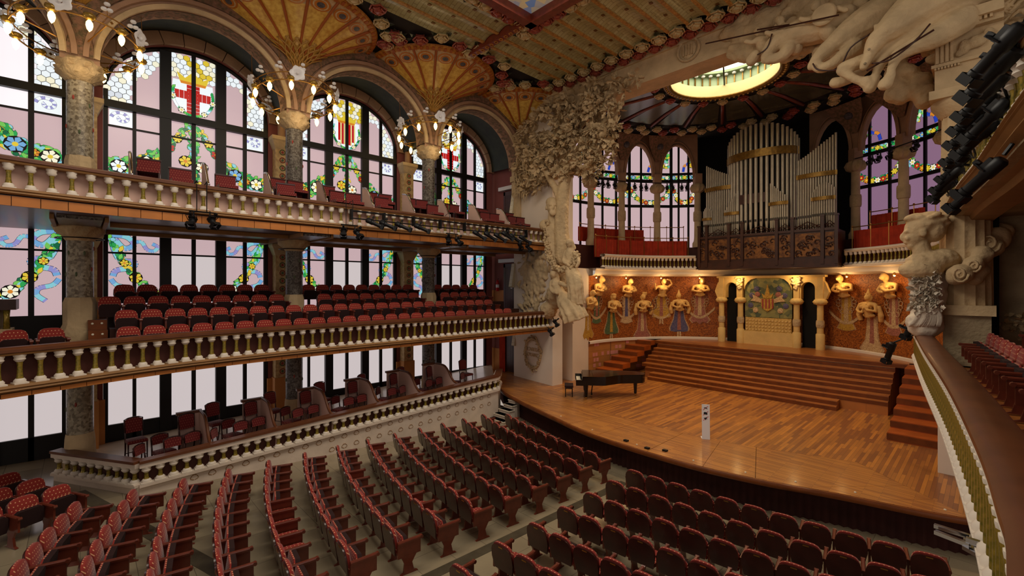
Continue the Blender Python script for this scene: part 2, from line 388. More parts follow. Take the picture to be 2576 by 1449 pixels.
for i, (p, d) in enumerate(pth):
    n = Vector((-d.y, d.x, 0)); q = p+n*(.045 if i % 2 else -.045); lo.append((q.x,q.y,zfloor(q.y)-.02)); hi.append((q.x,q.y,ZS-.1))
mb.loft([lo, hi], False, False); mb.build('stage_skirt', 'curtain_dark', stage, True)
for i in (24, 29, 33, 37, 41, 45, 49, 53):
    p = EP[i]; MB().ell((p.x, p.y+.25, ZS+.01), (.03,.03,.02), 6, 4).build('edge_stud', 'ivory', stage)
# wall bays with three levels of windows
def arch(dy, hw, zs, rise): return zs+rise*math.sqrt(max(0, 1-(dy/hw)**2))
def arch_wall(mb, x, y0, y1, z1, yc, hw, zs, rise, z0, n=18, thick=0.):
    ys = [y0, yc-hw]+[yc-hw*math.cos(PI*i/n) for i in range(1, n)]+[yc+hw, y1]
    for a, b in zip(ys, ys[1:]):
        za = arch(a-yc, hw, zs, rise) if yc-hw <= a <= yc+hw else zs; zb = arch(b-yc, hw, zs, rise) if yc-hw <= b <= yc+hw else zs
        if a < yc-hw-1e-6 or b > yc+hw+1e-6:
            if a < yc-hw-1e-6 and b > yc-hw+1e-6: continue
            za = zb = z0
        mb.poly([(x,a,za),(x,b,zb),(x,b,z1),(x,a,z1)])
        if thick: mb.poly([(x,a,za),(x-thick,a,za),(x-thick,b,zb),(x,b,zb)]); mb.poly([(x-thick,a,za),(x-thick,a,z1),(x-thick,b,z1),(x-thick,b,zb)])
mb = MB()
for k in range(-2, 3):
    c = 3.05+BAY*k
    if c+BAY/2 < -6: continue
    arch_wall(mb, XW+.12, c-BAY/2, c+BAY/2, ZC+.5, c, 2.5, 12.25, 2.08, 0., 18, .45)
struct('wall_left', mb, 'plaster_mauve', 'mauve plaster side wall with arched window openings', smooth=30)
mb = MB()
for k in range(-1, 3):                       # stone ring around each arch and orange dado on the piers
    c = 3.05+BAY*k
    outer = [(XW+.3, c-2.75*math.cos(PI*i/20), 12.0+(0 if i in (0,20) else .25)+2.3*math.sin(PI*i/20)) for i in range(21)]
    mb2 = MB(); seg = 13
    for i in range(seg):
        a0 = PI*(i+.02)/seg; a1 = PI*(i+.98)/seg; pts = []
        for r, zz in ((2.52, 2.12), (2.95, 2.55)):
            pts.append([(c-r*math.cos(a0+(a1-a0)*t/3), 12.25+zz*math.sin(a0+(a1-a0)*t/3)) for t in range(4)])
        p = [(XW+.13, y, z) for y, z in pts[0]]+[(XW+.13, y, z) for y, z in reversed(pts[1])]
        m3 = MB(); m3.plate(p, (.16,0,0)); o = m3.build('arch_block', 'arch_stone', bpy.data.objects['wall_left'])
for k in range(0, 3):
    y = 5.97+BAY*(k-1)
    o = MB().box((XW+.1, y-.46, 0), (XW+.2, y+.46, 1.9)).build('orange_dado', 'plaster_orange', bpy.data.objects['wall_left'])
    o = MB().box((XW+.1, y-.46, 3.8), (XW+.2, y+.46, 5.3)).build('orange_dado', 'plaster_orange', bpy.data.objects['wall_left'])
COLS = ((.68,1.31),(1.41,2.05),(2.38,2.99),(3.12,3.74),(4.08,4.67),(4.80,5.41))
def gpane(win, x, ya, yb, za, zb, yc, m, arched):
    if arched:
        n = 6; top = [(yb+(ya-yb)*i/n) for i in range(n+1)]; zt = [min(zb, arch(t-yc, 2.42, 12.3, 1.9)) for t in top]
        if min(zt) < za+.03 and max(zt) < za+.1: return
        p = [(x,ya,za),(x,yb,za)]+[(x,t,max(z,za+.01)) for t, z in zip(top, zt)]
    else: p = [(x,ya,za),(x,yb,za),(x,yb,zb),(x,ya,zb)]
    mb = MB(); mb.plate(p, (-.02,0,0)); return mb.build('pane', m, win)
WIN = {}; wn = 0
POSW = ['leftmost', 'second from left', 'third from left', 'rightmost']
for k in range(-1, 3):
    y0 = BAY*k; yc = y0+3.05
    for lev, (zb, zt, nm) in enumerate(((.1, 3.5, 'ground-floor frosted glass doors'), (3.6, 7.72, 'first-balcony window with blue ribbons'), (7.85, 14.6, 'arched stained-glass window'))):
        wn += 1; mb = MB(); n = 24
        if lev == 2:
            pts = [(yc-2.49*math.cos(PI*i/n), arch(2.49*math.cos(PI*i/n), 2.5, 12.25, 2.06)) for i in range(n+1)]
            mb.plate([(XW-.08, yc-2.49, zb),(XW-.08, yc+2.49, zb)]+[(XW-.08, y, z) for y, z in reversed(pts)], (-.04,0,0))
        else: mb.box((XW-.12, yc-2.49, zb), (XW-.08, yc+2.49, zt))
        def vbar(a, b, z0, z1, d): mb.box((XW-.09, y0+a, z0), (XW+d, y0+b, z1))
        ztop = lambda a: min(zt, arch(a-3.05, 2.45, 12.28, 1.95)) if lev == 2 else zt
        for a, b, d in ((1.31,1.41,.06),(2.05,2.38,.14),(2.99,3.12,.06),(3.74,4.08,.14),(4.67,4.80,.06)): vbar(a, b, zb, min(ztop(a), ztop(b)), d)
        for a, b in ((.56,.68),(5.41,5.54)): vbar(a, b, zb, ztop(a)-.02 if lev == 2 else zt, .08)
        if lev == 2:
            mb.box((XW-.09, yc-2.48, 11.65), (XW+.16, yc+2.48, 11.9)); mb.box((XW-.09, yc-2.4, 11.04), (XW+.03, yc+2.4, 11.1)); mb.box((XW-.09, yc-2.45, 7.85), (XW+.06, yc+2.45, 8.3))
            for r in (2.44,): mb.tube([(XW+.02, yc-r*math.cos(PI*i/n), arch(r*math.cos(PI*i/n), 2.46, 12.28, 1.97)) for i in range(n+1)], .08, 5)
        elif lev == 1: mb.box((XW-.09, yc-2.4, 6.76), (XW+.03, yc+2.4, 6.82)); mb.box((XW-.09, yc-2.48, 7.46), (XW+.08, yc+2.48, 7.72)); mb.box((XW-.09, yc-2.48, 3.6), (XW+.08, yc+2.48, 4.75 if k < 0 else 4.1))
        else: mb.box((XW-.09, yc-2.48, .1), (XW+.06, yc+2.48, 1.0))
        wdw = mb.build('window_%d' % wn, 'black_frame'); tag(wdw, '%s, %s of its row' % (nm, POSW[k+1]), 'window', None, 'structure'); WIN[k, lev] = wdw
        for i, (a, b) in enumerate(COLS):
            if lev == 2:
                m0 = 'glass_bright' if k < 0 else 'glass_pink'
                gpane(wdw, XW-.03, y0+a, y0+b, 8.3, 11.04, yc, 'glass_pink', False); gpane(wdw, XW-.03, y0+a, y0+b, 11.1, 11.65, yc, m0, False); gpane(wdw, XW-.03, y0+a, y0+b, 11.9, 14.3, yc, m0, True)
            elif lev == 1: gpane(wdw, XW-.03, y0+a, y0+b, 4.75 if k < 0 else 4.1, 6.76, yc, 'glass_white' if i in (2,3) else 'glass_pink', False); gpane(wdw, XW-.03, y0+a, y0+b, 6.82, 7.46, yc, 'glass_pink', False)
            else: gpane(wdw, XW-.03, y0+a, y0+b, 1.0, 3.5, yc, 'glass_white', False)
# ---- stained glass: leaded pieces set in front of the clear panes
GREENS = ['glass_green','glass_lime','glass_deepgreen','glass_green','glass_lime','glass_yellow','glass_sky']
PAL = GREENS+['glass_red','glass_blue','glass_cream','glass_orange','glass_violet','glass_pale','lead','glass_navy','glass_white2']
class Glass:
    """collects flat glass pieces on a wall frame: o origin, e horizontal axis, n towards the room"""
    def __init__(s, o, e, n): s.o, s.e, s.n = Vector(o), Vector(e), Vector(n); s.mb = MB()
    def pt(s, y, z, d=0.): return s.o+s.e*y+Vector((0,0,z))+s.n*d
    def piece(s, pts, m, d=.0, mb=None):
        mb = mb or s.mb; mb.k = PAL.index(m); mb.poly([s.pt(y, z, d) for y, z in pts])
    def leaf(s, y, z, a, l, w_, m, d=.012):
        ca, sa = math.cos(a), math.sin(a); q = [(-.5*l,0),(-.1*l,-w_/2),(.25*l,-w_*.4),(.5*l,0),(.25*l,w_*.4),(-.1*l,w_/2)]
        g = [(y+u*ca*1.15-v*sa*1.15, z+u*sa*1.15+v*ca*1.15) for u, v in q]; s.piece(g, 'lead', d-.004)
        s.piece([(y+u*ca-v*sa, z+u*sa+v*ca) for u, v in q], m, d)
    def garland(s, path, wd, step=.1):
        for p, t in resample([(a,b,0) for a, b in path], step):
            for j in range(max(2, int(wd/.11))):
                off = R.uniform(-.5,.5)*wd; a = math.atan2(t.y, t.x)+R.uniform(-1,1)
                s.leaf(p.x-t.y*off, p.y+t.x*off, a, R.uniform(.15,.24), R.uniform(.08,.13), R.choice(GREENS), .012+R.random()*.01)
    def flower(s, win, y, z, r, m, mc='glass_yellow', n=6):
        mb = MB(); a0 = R.random()
        for i in range(n):
            a = a0+2*PI*i/n; s.piece([(y+.25*r*math.cos(a-.5), z+.25*r*math.sin(a-.5)), (y+.8*r*math.cos(a-.42), z+.8*r*math.sin(a-.42)), (y+r*math.cos(a), z+r*math.sin(a)), (y+.8*r*math.cos(a+.42), z+.8*r*math.sin(a+.42)), (y+.25*r*math.cos(a+.5), z+.25*r*math.sin(a+.5))], m, .03, mb)
        s.piece([(y+.3*r*math.cos(2*PI*i/8), z+.3*r*math.sin(2*PI*i/8)) for i in range(8)], mc, .034, mb)
        s.piece([(y+1.06*r*math.cos(2*PI*i/12), z+1.06*r*math.sin(2*PI*i/12)) for i in range(12)], 'lead' if m != 'glass_red' else 'glass_deepgreen', .026, mb)
        mb.build('flower_glass', PAL, win)
    def ribbon(s, path, wd, ms=('glass_blue','glass_sky','glass_violet')):
        P = crom([(a,b,0) for a, b in path], 4)
        for i, (a, b) in enumerate(zip(P, P[1:])):
            t = (b-a).normalized(); n = Vector((-t.y, t.x, 0))*wd/2
            s.piece([tuple((a-n*1.15)[:2]), tuple((b-n*1.15)[:2]), tuple((b+n*1.15)[:2]), tuple((a+n*1.15)[:2])], 'lead', .008+.0004*i)
            s.piece([tuple((a-n)[:2]), tuple((b-n)[:2]), tuple((b+n)[:2]), tuple((a+n)[:2])], ms[(i//3) % len(ms)], .01+.0004*i)
    def done(s, win, name='leaded_glass'): o = s.mb.build(name, PAL, win); o['kind'] = 'stuff'
for k in range(-1, 3):
    win = WIN[k, 2]; y0 = BAY*k; g = Glass((XW-.028, y0+3.05, 0), (0,1,0), (1,0,0))
    # honeycomb of pale glass following the arch
    hx = .115
    for j in range(0, 24):
        for i in range(-21, 22):
            y = i*hx*1.74+(hx*.87 if j % 2 else 0); z = 11.98+j*hx*1.5
            top = arch(y, 2.42, 12.3, 1.9) if abs(y) < 2.42 else 0
            if z > top-.08: continue
            depth = top-z; ctr = abs(y) < .72
            if not ctr and depth > .62+.25*math.sin(3*y) and abs(y) < 1.75: continue
            if ctr and z < 13.35: continue
            m = R.choice(['glass_pale']*5+['glass_cream','glass_cream','glass_white2']) if not ctr else R.choice(['glass_yellow','glass_cream','glass_cream','glass_pale'])
            for sc, mm, d in ((hx, 'lead', .004), (hx*.93, m, .007)): g.piece([(y+sc*math.sin(PI/3*q), z+sc*math.cos(PI/3*q)) for q in range(6)], mm, d)
    # shield, crown and wreath
    sh = [(-.42,13.1),(.42,13.1),(.46,12.5),(.3,12.2),(0,12.02),(-.3,12.2),(-.46,12.5)]
    g.piece([(y*1.45, 12.6+(z-12.6)*1.22) for y, z in sh], 'glass_pale', .003); g.piece(sh, 'glass_pale', .006)
    if k == 1:
        for i in range(5):
            a = -.38+i*.16; g.piece([(a,12.15 if 0 < i < 4 else 12.3),(a+.1,12.15 if 0 < i < 4 else 12.3),(a+.1,13.1),(a,13.1)], 'glass_red', .009)
            g.piece([(a+.11,12.15),(a+.15,12.15),(a+.15,13.1),(a+.11,13.1)], 'glass_yellow', .009)
    else:
        for q in range(9):
            z = 12.02+q*.135; g.piece([(-.2,z),(.2,z),(.2,z+.125),(-.2,z+.125)], 'glass_red', .009)
        for q in range(8):
            y = -.56+q*.14; g.piece([(y,12.55),(y+.13,12.55),(y+.13,12.85),(y,12.85)], 'glass_red', .0085)
    g.piece([(-.4,13.15),(-.5,13.5),(-.25,13.32),(0,13.6),(.25,13.32),(.5,13.5),(.4,13.15)], 'glass_yellow', .012); g.piece([(-.38,13.1),(.38,13.1),(.4,13.2),(-.4,13.2)], 'glass_orange', .014)
    for i in range(34):
        a = PI*(.9+1.2*i/33); g.leaf(.62*math.cos(a), 12.7+.72*math.sin(a), a+1.2, .17, .09, R.choice(GREENS[:4]+['glass_sky','glass_pale']))
    for a in (3.3, 4.1, 5.3, 6.1): g.flower(win, .62*math.cos(a), 12.7+.72*math.sin(a), .1, 'glass_cream')
    # scrolls in the outer panes
    for sgn in (-1, 1):
        sp = [(sgn*(2.03)+.26*(1-t/14)*math.cos(sgn*t*.62)*-1, 11.38+.22*(1-t/14)*math.sin(t*.62)) for t in range(12)]
        g.piece([(sgn*1.73,11.12),(sgn*2.34,11.12),(sgn*2.34,11.63),(sgn*1.73,11.63)][::sgn], 'glass_pale', .002); g.ribbon(sp, .09, ('glass_violet','glass_pale'))
        # diagonal garlands from the middle, swags along the bottom
        g.garland([(sgn*.12,11.55),(sgn*.32,11.25),(sgn*.62,10.8),(sgn*.95,10.4)], .22, .08)
        g.garland([(sgn*.95,10.4),(sgn*1.2,10.12),(sgn*1.55,9.85),(sgn*2.35,9.72)], .55, .055)
        for y, z, r, m in ((.48,11.02,.14,'glass_yellow'),(.72,10.66,.17,'glass_red'),(1.35,9.98,.24,'glass_cream' if sgn < 0 else 'glass_blue'),(2.1,9.74,.22,'glass_pale' if sgn < 0 else 'glass_cream'),(1.75,9.8,.13,'glass_orange')): g.flower(win, sgn*y, z, r, m)
    g.garland([(0,11.5),(0,10.8),(.02,9.9),(0,9.0),(.03,8.6)], .3, .075)
    for y, z, r, m in ((-.24,10.25,.2,'glass_yellow'),(.27,10.1,.2,'glass_cream'),(.2,9.4,.17,'glass_yellow'),(-.2,9.5,.14,'glass_orange')): g.flower(win, y, z, r, m, 'glass_orange')
    g.done(win)
    win = WIN[k, 1]; g = Glass((XW-.028, y0+3.05, 0), (0,1,0), (1,0,0))
    for sgn in (-1, 1):
        g.garland([(sgn*2.3,7.35),(sgn*2.05,6.7),(sgn*1.75,6.1),(sgn*1.3,5.55),(sgn*.9,5.2),(sgn*.7,5.05)], .2, .06)
        g.ribbon([(sgn*2.33,7.4),(sgn*1.9,7.35),(sgn*1.7,7.1),(sgn*1.95,6.95),(sgn*2.2,7.25)], .16); g.ribbon([(sgn*1.75,7.15),(sgn*1.5,7.2),(sgn*1.35,6.95),(sgn*1.15,6.9),(sgn*1.05,7.05),(sgn*1.2,7.15)], .11)
        g.ribbon([(sgn*2.3,7.3),(sgn*2.1,6.6),(sgn*1.7,6.5),(sgn*1.75,6.3),(sgn*2.15,6.2),(sgn*2.25,6.0)], .16); g.ribbon([(sgn*2.3,5.9),(sgn*2.15,5.7),(sgn*1.85,5.6),(sgn*1.8,5.4),(sgn*2.0,5.2)], .13)
        for y, z, r, m in ((1.95,6.45,.12,'glass_yellow'),(1.65,5.95,.18,'glass_yellow'),(1.25,5.5,.2,'glass_cream'),(.95,5.22,.16,'glass_pale'),(.78,5.05,.12,'glass_red')): g.flower(win, sgn*y, z, r, m, 'glass_orange')
    g.done(win)
# ---- nave arches between the columns, stone with carved bands
mb = MB()
for k in range(-2, 3):
    c = BAY*(k+.5)
    if k > -2: arch_wall(mb, XC+.35, c-BAY/2, c+BAY/2, ZC+.05, c, 2.5, 12.1, 2.3, 11.95, 22, .7)
nave = struct('wall_nave_arcade', mb, 'arch_stone', 'stone arcade of round arches with carved floral bands', smooth=30)
for k in range(-1, 3):
    c = BAY*(k+.5); n = 30
    def cur(r, dx, z0=12.1, e=2.3): return [(XC+.35+dx+.008*(k % 2), c-r*math.cos(PI*i/n), z0+(e+(r-2.5))*math.sin(PI*i/n)) for i in range(n+1)]
    mb = MB(); mb.loft([cur(2.5,.0), cur(2.5,.06), cur(2.62,.1), cur(2.66,.02)], False, False); mb.build('arch_moulding', 'stone_cream', nave, 40)
    mb = MB(); mb.loft([cur(2.72,.01), cur(2.74,.09), cur(2.86,.09), cur(2.88,.01)], False, False); mb.build('arch_moulding', 'arch_stone', nave, 40)
    mb = MB(); mb.loft([cur(2.9,.01), cur(2.92,.05), cur(3.2,.05), cur(3.22,.01)], False, False); mb.build('carved_band', 'arch_floral', nave, 40)
    mb = MB(); mb.loft([[(XC-.3, c-2.5*math.cos(PI*i/n), 12.1+2.3*math.sin(PI*i/n)) for i in range(n+1)], [(XC+.3, c-2.49*math.cos(PI*i/n), 12.1+2.28*math.sin(PI*i/n)) for i in range(n+1)]], False, False); mb.build('carved_band', 'arch_floral', nave, True)
    # painted vault between arcade and window wall
    mb = MB(); mb.loft([[(XC-.3, c-2.75*math.cos(PI*i/n), 12.2+2.35*math.sin(PI*i/n)) for i in range(n+1)], [(XW+.1, c-2.9*math.cos(PI*i/n), 12.3+2.5*math.sin(PI*i/n)) for i in range(n+1)]], False, False); mb.build('painted_vault', 'vault_green', nave, True)
# ---------------------------------------------------------------- columns, pilasters, fans, ceiling
def lobes(prof, n, amp, c):                      # capital with wavy foliage rim
    rings = []
    for r, z, a in prof: rings.append([(c[0]+r*(1+a*math.cos(9*2*PI*i/n+z*25))*math.cos(2*PI*i/n), c[1]+r*(1+a*math.cos(9*2*PI*i/n+z*25))*math.sin(2*PI*i/n), c[2]+z) for i in range(n)])
    return rings
CN = ['nearest', 'second', 'third']
for k in range(3):
    y = [0.0, 5.79, 11.67][k]; c = (XC, y, 0)
    t = thing('mosaic_column', ('%s mosaic-covered nave column beside the side boxes' % CN[k]), 'column', c, group='nave columns')
    MB().lathe([(.37,.1),(.37,.75),(.34,.9),(.32,1.35),(.3,1.5)], 16, (XC,y,0)).build('base', 'stone_cream', t, 40)
    for z0, z1 in ((1.5, 3.5), (5.35, 7.0), (9.35, 11.5)):
        MB().lathe([(.29,z0),(.29,z1)], 20, (XC,y,0)).build('shaft', ['column_mosaic','column_glitter','column_glitter'][k], t, 40)
    MB().lathe([(.44,3.7),(.44,4.4),(.36,4.6),(.36,5.2),(.31,5.35)], 8, (XC,y,0)).build('shaft_base', 'stone_cream', t, 40)
    MB().lathe([(.4,7.85),(.4,8.5),(.33,8.75),(.33,9.2),(.3,9.35)], 8, (XC,y,0)).build('shaft_base', 'stone_cream', t, 40)
    mb = MB(); mb.loft(lobes([(.3,6.95,0),(.36,7.05,.03),(.5,7.2,.1),(.55,7.35,.08),(.55,7.48,0)], 54, 0, c)); mb.build('capital', 'stone_carved', t, 50)
    mb = MB(); mb.loft(lobes([(.3,11.45,0),(.34,11.5,.04),(.47,11.62,.1),(.52,11.75,.12),(.46,11.82,.1),(.52,11.95,.08),(.44,12.05,0)], 54, 0, c)); mb.build('capital', 'stone_carved', t, 50)
    MB().lathe([(.4,12.0),(.38,12.7),(.36,13.3),(.3,13.75)], 14, (XC,y,0)).build('stem', 'arch_stone', t, 50)
    for z in (6.0, 6.6, 2.2, 3.0, 10.0, 10.8):   # mosaic flowers on the shaft
        for a in range(5):
            an = a*2*PI/5+z; MB().ell((XC+.285*math.cos(an), y+.285*math.sin(an), z+.15*(a % 2)), (.03,.03,.07), 6, 4).build('mosaic_flower', 'mosaic_flower' if a % 2 else 'mosaic_leaf', t)
    for z in (7.0,): MB().ring((XC,y,7.02), .52, .015, 24, 4).build('lamp_ring', 'black_metal', t)
for k in range(-1, 2):
    y = 5.97+BAY*k
    t = thing('pilaster', '%s pilaster with flower mosaic between the windows' % ['leftmost','middle','rightmost'][k+1], 'pilaster', (XW+.4,y,0), group='wall pilasters')
    for z0, z1 in ((0,1.95),(3.7,5.3),(7.85,8.6)): MB().box((XW+.15,y-.3,z0), (XW+.6,y+.3,z1)).build('plinth', 'plaster_orange', t)
    for z0, z1 in ((1.95,3.5),(5.3,6.9),(8.6,11.2)):
        MB().box((XW+.15,y-.26,z0), (XW+.55,y+.26,z1)).build('shaft', 'column_cream', t)
        for q in range(int((z1-z0)/.32)):
            z = z0+.25+q*.32; mb = MB(); mb.ring((XW+.56,y,z), .1, .018, 12, 4, Matrix.Rotation(PI/2,3,'Y')); mb.build('mosaic_scroll', 'mosaic_leaf' if q % 2 else 'mosaic_flower', t)
            MB().ell((XW+.56,y,z), (.012,.06,.06), 6, 4).build('mosaic_flower', 'mosaic_flower' if q % 2 else 'mosaic_leaf', t)
    for z in (6.9, 11.2, 3.4): mb = MB(); mb.loft([[(XW+.15+(.4+d)*(i in (1,2)), y+(.26+d)*(-1 if i < 2 else 1), z+h) for i in range(4)] for d, h in ((0,0),(.03,.06),(.12,.3),(.16,.36),(.16,.5))]); mb.build('capital', 'stone_cream', t)
    # slender arch ribs springing from the pilaster
    MB().tube(crom([(XW+.4,y,11.6),(XW+.5,y,12.6),(XW+1.2,y,13.5),(XW+2.2,y,13.9)],5), .14, 6).build('rib', 'arch_stone', t, True)
# peacock fans
FY = [0.0, 5.79, 11.67, 17.4]
for k, y in enumerate(FY):
    Rf = 2.86; z0 = 13.45; n = 40
    t = thing('peacock_fan', 'gilded peacock-feather fan vault, %s from the stage' % ORD[3-k], 'vault', (XC+.3, y, 13.7), group='fan vaults')
    def fp(a, u): return (XC+.3+Rf*u*math.sin(a), y-Rf*u*math.cos(a), z0+(ZC-.06-z0)*(u**.62))
    mb = MB(); us = [.02,.1,.2,.32,.46,.6,.74]; mb.loft([[fp(PI*i/n,u) for i in range(n+1)] for u in us], False, False); mb.build('feather_field', 'fan_gold', t, True)
    mb = MB(); mb.loft([[fp(PI*i/n,u) for i in range(n+1)] for u in (.74,.84,.93)], False, False); mb.build('feather_edge', 'fan_pale', t, True)
    mb = MB(); mb.loft([[tuple(Vector(fp(PI*i/n,u))-Vector((0,0,d))) for i in range(n+1)] for u, d in ((.92,.0),(.925,.06),(.985,.06),(1.0,.0))], False, False); mb.build('rim', 'fan_rim', t, 40)
    for i in range(36):
        a = PI*(i+.5)/36; q = [Vector(fp(a-.018, .93)), Vector(fp(a+.018,.93)), Vector(fp(a+.018,.98)), Vector(fp(a-.018,.98))]
        MB().plate([p-Vector((0,0,.055)) for p in q], (0,0,-.03)).build('rim_tile', 'fan_rib', t)
    for i in range(1, 9):
        a = PI*i/9; mb = MB(); mb.tube([tuple(Vector(fp(a,u))-Vector((0,0,.03))) for u in (.1,.2,.32,.46,.6,.74,.84,.93)], [.03,.035,.04,.045,.05,.05,.05,.05], 6); mb.build('rib', 'fan_rib', t, True)
    for i in range(9):
        a = PI*(i+.5)/9; p = Vector(fp(a,.8)); q = Vector(fp(a,.88)); d = (q-p).normalized(); e = Vector((math.cos(a), math.sin(a), 0)); nrm = e.cross(d)
        if nrm.z > 0: nrm = -nrm
        for rr, mm, dd in ((.33,'eye_orange',.012),(.26,'fan_pale',.02),(.21,'eye_orange',.028),(.13,'eye_grey',.036)):
            pts = [p+e*rr*math.cos(2*PI*j/16)+d*rr*.8*math.sin(2*PI*j/16)+nrm*dd for j in range(16)]; MB().poly(pts).build('feather_eye', mm, t)
    mb = MB()
    for i in range(10):                          # lattice at the foot
        for sg in (-1, 1):
            a = PI*(i+.5)/10; pts = [tuple(Vector(fp(min(PI,max(0,a+sg*2.6*(u-.04))), u))-Vector((0,0,.09))) for u in (.04,.1,.17,.24,.3,.36)]; mb.tube(pts, .03, 4)
    mb.build('lattice', 'fan_lattice', t, True)
# ceiling slab (dark), with tiled panels, ribs, roses, beams and the skylight frame as its pieces
mb = MB(); mb.box((-20.6,-8,ZC+.02), (5,17.4,ZC+.3)); ceil = struct('ceiling', mb, 'ceiling_dark', 'dark ceiling with tiled panels and ceramic roses')
SX0, SX1, SY1 = -11.2, -4.7, 11.55
def ribbed(x0, x1, y0f, y1f, w=.78):
    n = max(1, round((x1-x0)/w)); w = (x1-x0)/n
    for i in range(n):
        a, b = x0+i*w, x0+(i+1)*w; ya, yb = max(y0f(a), y0f(b)), min(y1f(a), y1f(b))
        if yb-ya < .3: continue
        mb = MB(); k = 5; mb.loft([[(a+.06+(b-a-.12)*j/k, yy, ZC-.02-.0+.16*math.sin(PI*j/k)*.0-.10*(1-math.cos(PI*(j/k-.5)*1.0))) for j in range(k+1)] for yy in (ya, yb)], False, False)
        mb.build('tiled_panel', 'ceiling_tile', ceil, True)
        MB().box((b-.06,ya,ZC-.17), (b+.06,yb,ZC+.02)).build('ceiling_rib', 'ceiling_rib', ceil)
        q = ya+.35+.3*(i % 3)
        while q < yb-.2:
            MB().box((a+w/2-.05,q-.06,ZC-.045), (a+w/2+.05,q+.06,ZC-.01)).build('ceiling_stud', 'ceiling_stud', ceil); q += 1.0
def scal(x): return 2.6
ribbed(-14.45, SX0-.75, lambda x: -3., lambda x: SY1-.15)             # panel beside the arcade
ribbed(-14.45, SX1+4., lambda x: SY1+.55 if x > SX0-.9 else SY1+.15, lambda x: 16.0)   # panel in front of the proscenium
MB().box((-14.6, SY1-.12, ZC-.3), (SX0-.2, SY1+.12, ZC)).build('red_beam', 'red_beam', ceil)
for i in range(12): MB().ring((-14.4+i*.27, SY1, ZC-.31), .07, .02, 8, 4).build('beam_scroll', 'fan_rim', ceil)
# skylight
mb = MB()
for a, b in (((SX0-.22,-3,ZC-.4),(SX0+.1,SY1+.22,ZC)), ((SX0-.22,SY1-.1,ZC-.4),(SX1+.2,SY1+.22,ZC)), ((SX1-.1,-3,ZC-.4),(SX1+.22,SY1+.22,ZC))): mb.box(a, b)
mb.build('skylight_frame', 'red_beam', ceil)
mb = MB(); mb.box((SX0+.1,-3,ZC-.1), (SX1-.1,SY1-.1,ZC-.06)); mb.build('skylight_glass', 'skylight_glass', ceil)
def rose_mesh(m):
    mb = MB(); n = 9; mb.lathe([(.02,-.19),(.08,-.2),(.13,-.15),(.17,-.06),(.13,.0)], 10)
    for ring, (r, h, cnt) in enumerate(((.19,-.08,6),(.145,-.14,5),(.085,-.19,4))):
        for i in range(cnt):
            a = 2*PI*i/cnt+ring*.6; ca, sa = math.cos(a), math.sin(a); w_ = r*.75
            pts = [[(r*ca*s_-u*w_*sa*(1 if s_ < 1.2 else .8), r*sa*s_+u*w_*ca*(1 if s_ < 1.2 else .8), h+dz+abs(u)*.03) for u in (-1,-.4,.4,1)] for s_, dz in ((.75,.1),(1.02,.02),(1.12,-.05),(1.3,-.035))]
            mb.loft(pts, False, False)
    return mb.mesh('rose', m, True)
ROSE = [rose_mesh('rose_cream'), rose_mesh('rose_red')]
mb = MB()
for a in (0, 2.1, 4.3): mb.poly([(.12*math.cos(a),.12*math.sin(a),-.02),(.3*math.cos(a+.35),.3*math.sin(a+.35),-.06),(.42*math.cos(a),.42*math.sin(a),-.03),(.3*math.cos(a-.35),.3*math.sin(a-.35),-.06)])
LEAFM = mb.mesh('rose_leaves', 'rose_leaf')
def rose(x, y, k, par, z=ZC, s=1.):
    s *= 1.2
    o = obj('rose', ROSE[k % 2], par, (x, y, z-.04)); o.scale = (s,)*3; o.rotation_euler = (0,0,R.random()*6)
    q = obj('rose_leaves', LEAFM, par, (x, y, z-.03)); q.scale = (s,)*3; q.rotation_euler = (0,0,R.random()*6)
i = 0
x = -14.6
while x < -1: rose(x, 16.2, 0, ceil); rose(x+.3, 16.65, 1, ceil); x += .72
for k, yc in enumerate(FY):                     # scalloped border around the fans
    for j in range(13):
        a = PI*(j+.5)/13; rr = 3.2 if j % 2 else 3.5; X_, Y_ = XC+.3+rr*math.sin(a), yc-rr*math.cos(a)
        if X_ > XC+.9 and Y_ < 16.2 and not (k and j == 0 and False): i += 1; rose(X_, Y_, i, ceil, s=.95)
    rose(XC+1.5, yc+2.92, k, ceil, s=.95); rose(XC+2.1, yc+2.7, k+1, ceil, s=.95); rose(XC+2.1, yc+3.2, k, ceil, s=.95)
y = 0.
while y < SY1-.2: rose(SX0-.55, y, 0 if int(y*10) % 2 else 1, ceil); y += .55
x = SX0-.3
while x < SX1+.5: rose(x, SY1+.5, int(x*10) % 2, ceil); x += .55
for x, y, k in ((SX0-.5,SY1+.1,0),(SX0-.35,SY1+.55,1),(-14.7,SY1,0),(SX0-.9,SY1+.6,0)): rose(x, y, k, ceil, s=1.05)
# ---------------------------------------------------------------- apse: mosaic wall, portal, balcony, windows, organ, lantern, risers
AC = (AX, 20.6); RM = 7.2; ZP = 2.5
def pol(r, a, z=0.): a = math.radians(a); return Vector((AC[0]+r*math.cos(a), AC[1]+r*math.sin(a), z))
def arcband(mb, prof, a0, a1, n=40): mb.loft([[pol(r, a0+(a1-a0)*i/n, z) for i in range(n+1)] for r, z in prof], False, False)
mb = MB(); arcband(mb, [(RM,ZP),(RM,6.25)], -4, 184, 80); mosaic = struct('wall_apse', mb, 'mosaic_red', 'curved wall of red and orange broken-tile mosaic', smooth=True)
mb = MB(); arcband(mb, [(RM-.01,ZS),(RM-.01,ZP)], -4, 184, 60); mb.build('tile_dado', 'tile_orange', mosaic, True)
mb = MB(); arcband(mb, [(RM-.02,ZP-.02),(RM-.1,ZP-.02),(RM-.1,ZP+.1),(RM-.02,ZP+.14)], -4, 184, 80); mb.build('white_kerb', 'plaster_white', mosaic, 40)
